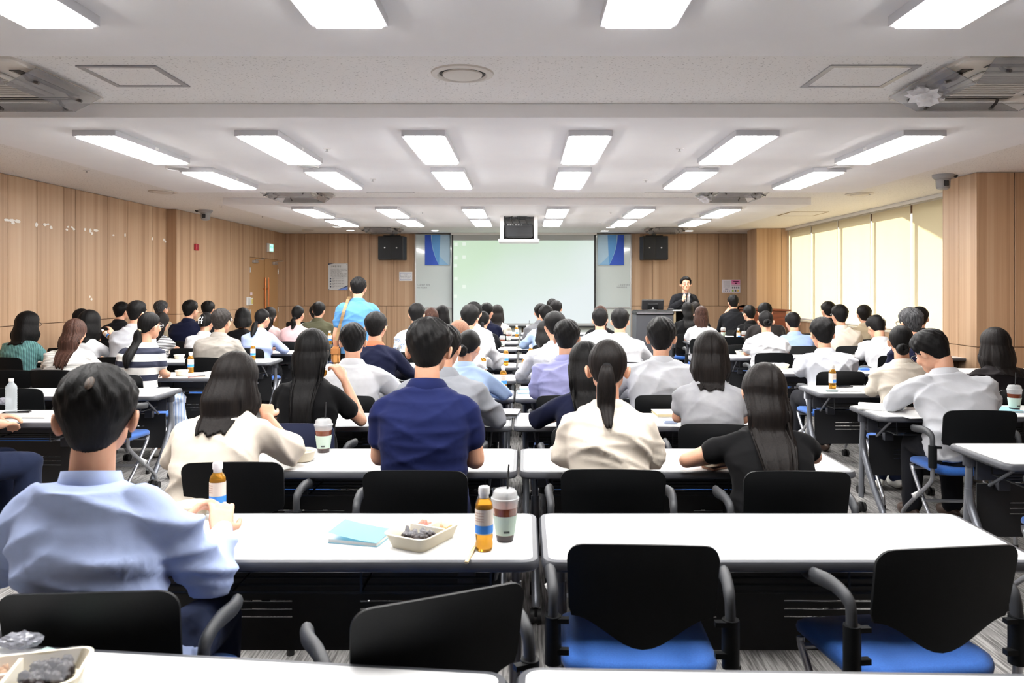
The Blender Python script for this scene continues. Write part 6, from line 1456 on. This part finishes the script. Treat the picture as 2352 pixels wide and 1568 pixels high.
bm = B(); box(bm, -.012, .012, -.056, -.05, .035, .055, M=R); fin('emblem', bm, M_wplastic, t)
m_red = add_noise(mat('reddish_wood', (128, 66, 42), .35), (96, 46, 30), (3, 3, 40))
t = empty('wooden_lectern', (PX(1752, 16.0), 16.0, 0), 0, 'reddish brown wooden lectern in the front right corner behind the seated suits', 'lectern')
bm = B(); box(bm, -.42, .42, -.22, .22, 0, 1.05, .01); fin('cabinet', bm, m_red, t)
bm = B(); box(bm, -.47, .47, -.26, .26, 1.05, 1.09, .008, M=Matrix.Rotation(math.radians(2), 4, 'Y')); fin('sloped_top', bm, m_red, t)
t = empty('wooden_armchair', (PX(1707, 16.8), 16.8, 0), 0, 'reddish wooden high-backed chair with rounded top under the pink poster', 'chair')
bm = B(); pr = [(-.16, 0), (.16, 0), (.16, .50), (.10, .60), (0, .63), (-.10, .60), (-.16, .50)]; lo = [bm.verts.new((a, 0, .52 + b)) for a, b in pr]; bm.faces.new(lo); bmesh.ops.solidify(bm, geom=bm.faces[:], thickness=.04); fin('backrest', bm, m_red, t)
bm = B(); box(bm, -.24, .24, -.02, .45, .42, .47, .01); fin('seat', bm, m_red, t)
for sx in (-.2, .2):
    for sy in (.02, .40): bm = B(); box(bm, sx - .02, sx + .02, sy - .02, sy + .02, 0, .42); fin('leg', bm, m_red, t)
bm = B(); box(bm, -.17, .17, -.03, .03, .47, .53); fin('back_rail', bm, m_red, t)
# laptop-like console things on the podium top
t = empty('document_camera', (PX(1540, 13.7), 13.7, zt + .005), 0, 'small dark device lying on the podium top', 'device'); bm = B(); box(bm, -.05, .05, -.04, .04, 0, .025, .006); fin('body', bm, M_black, t)
# bald spot of the nearest man: a worn patch of scalp showing between the hair
C = p_near['C']
# shoulder bag of the standing man
r_ = p_std; rt = r_['root']; by = r_['back_y']; bm = B()
bag = empty('shoulder_bag', to_world(rt, (-.25, -.02, .80)), rt.rotation_euler.z, 'tan leather shoulder bag with strap hanging on the standing man', 'bag')
inv = Vector((-.25, -.02, .80))
pts = []
for q in np.linspace(0, 1, 11):
    z = 1.40 - q * .46; x = -.10 - .125 * q; pts.append(Vector((x, by(x, z) - .022 if x > -.2 else by(-.2, z) - .01, z)) - inv)
pts = [Vector((-.075, .06, 1.405)) - inv, Vector((-.085, -.01, 1.43)) - inv] + pts
vs = []
for p in pts: vs.append((bm.verts.new(p + Vector((-.017, 0, 0))), bm.verts.new(p + Vector((.017, 0, 0)))))
for a, b in zip(vs[:-1], vs[1:]): bm.faces.new((a[0], a[1], b[1], b[0]))
bmesh.ops.solidify(bm, geom=bm.faces[:], thickness=.004); fin('strap', bm, mat('strap_tan', (190, 160, 118), .7), bag)
bm = B(); box(bm, -.02, .07, -.13, .08, -.12, .06, .025, seg=3); fin('pouch', bm, mat('tan_leather', (176, 122, 66), .5), bag, 50)
bm = B(); box(bm, -.025, .075, -.135, -.0, -.02, .07, .015, seg=2); fin('flap', bm, mat('tan_leather_dark', (150, 98, 50), .5), bag, 50)
# balding patch: skin-coloured spot set in the hair
hp = p_near['hp']; bm = B(); bmesh.ops.create_uvsphere(bm, u_segments=16, v_segments=10, radius=1)
for v in bm.verts: v.co = Vector(((v.co.x * .011), v.co.y * .0075, v.co.z * .022))
o = fin('bald_patch', bm, add_noise(mat('scalp', (96, 74, 58), .6), (30, 25, 23), (420, 420, 60)), p_near['root'], 60); q = hp(.006, -.098, .086); o.location = q; o.rotation_euler = (math.radians(-52), 0, .1)
# chairs under the seated people
for (root, lab, X, Y, ox, oy, yaw, stand, cl, crz, cxy) in PEOPLE:
    if stand: continue
    ya = root.rotation_euler.z; short = ' '.join(lab.split(' ')[:9]).rstrip(',')
    x, y = (cxy if cxy else (ox + .02 * -math.sin(ya), oy + .02 * math.cos(ya)))
    ch = chair(x, y, 'black chair under the %s' % short, math.degrees(ya) if crz is None else crz)
    if root == p_phone['root']:
        ch['label'] = 'navy-backed chair under the woman with very long black hair'; ns = {c.name.split('.')[0]: c for c in ch.children}
        b_ = ns['backrest']; me = b_.data.copy(); me.materials.clear(); me.materials.append(mat('navy_backrest', (30, 38, 68), .8)); b_.data = me
bake_all()
# turn every text curve into a real mesh
dg = bpy.context.evaluated_depsgraph_get()
for o in [o for o in bpy.data.objects if o.type == 'FONT']:
    me = bpy.data.meshes.new_from_object(o.evaluated_get(dg), depsgraph=dg); n = bpy.data.objects.new(o.name + '_m', me); COL.objects.link(n); n.parent = o.parent; n.matrix_local = o.matrix_local.copy()
    nm = o.name.split('.')[0]; bpy.data.objects.remove(o); n.name = nm; n['kind'] = 'stuff' if False else n.get('kind', ''); del n['kind']
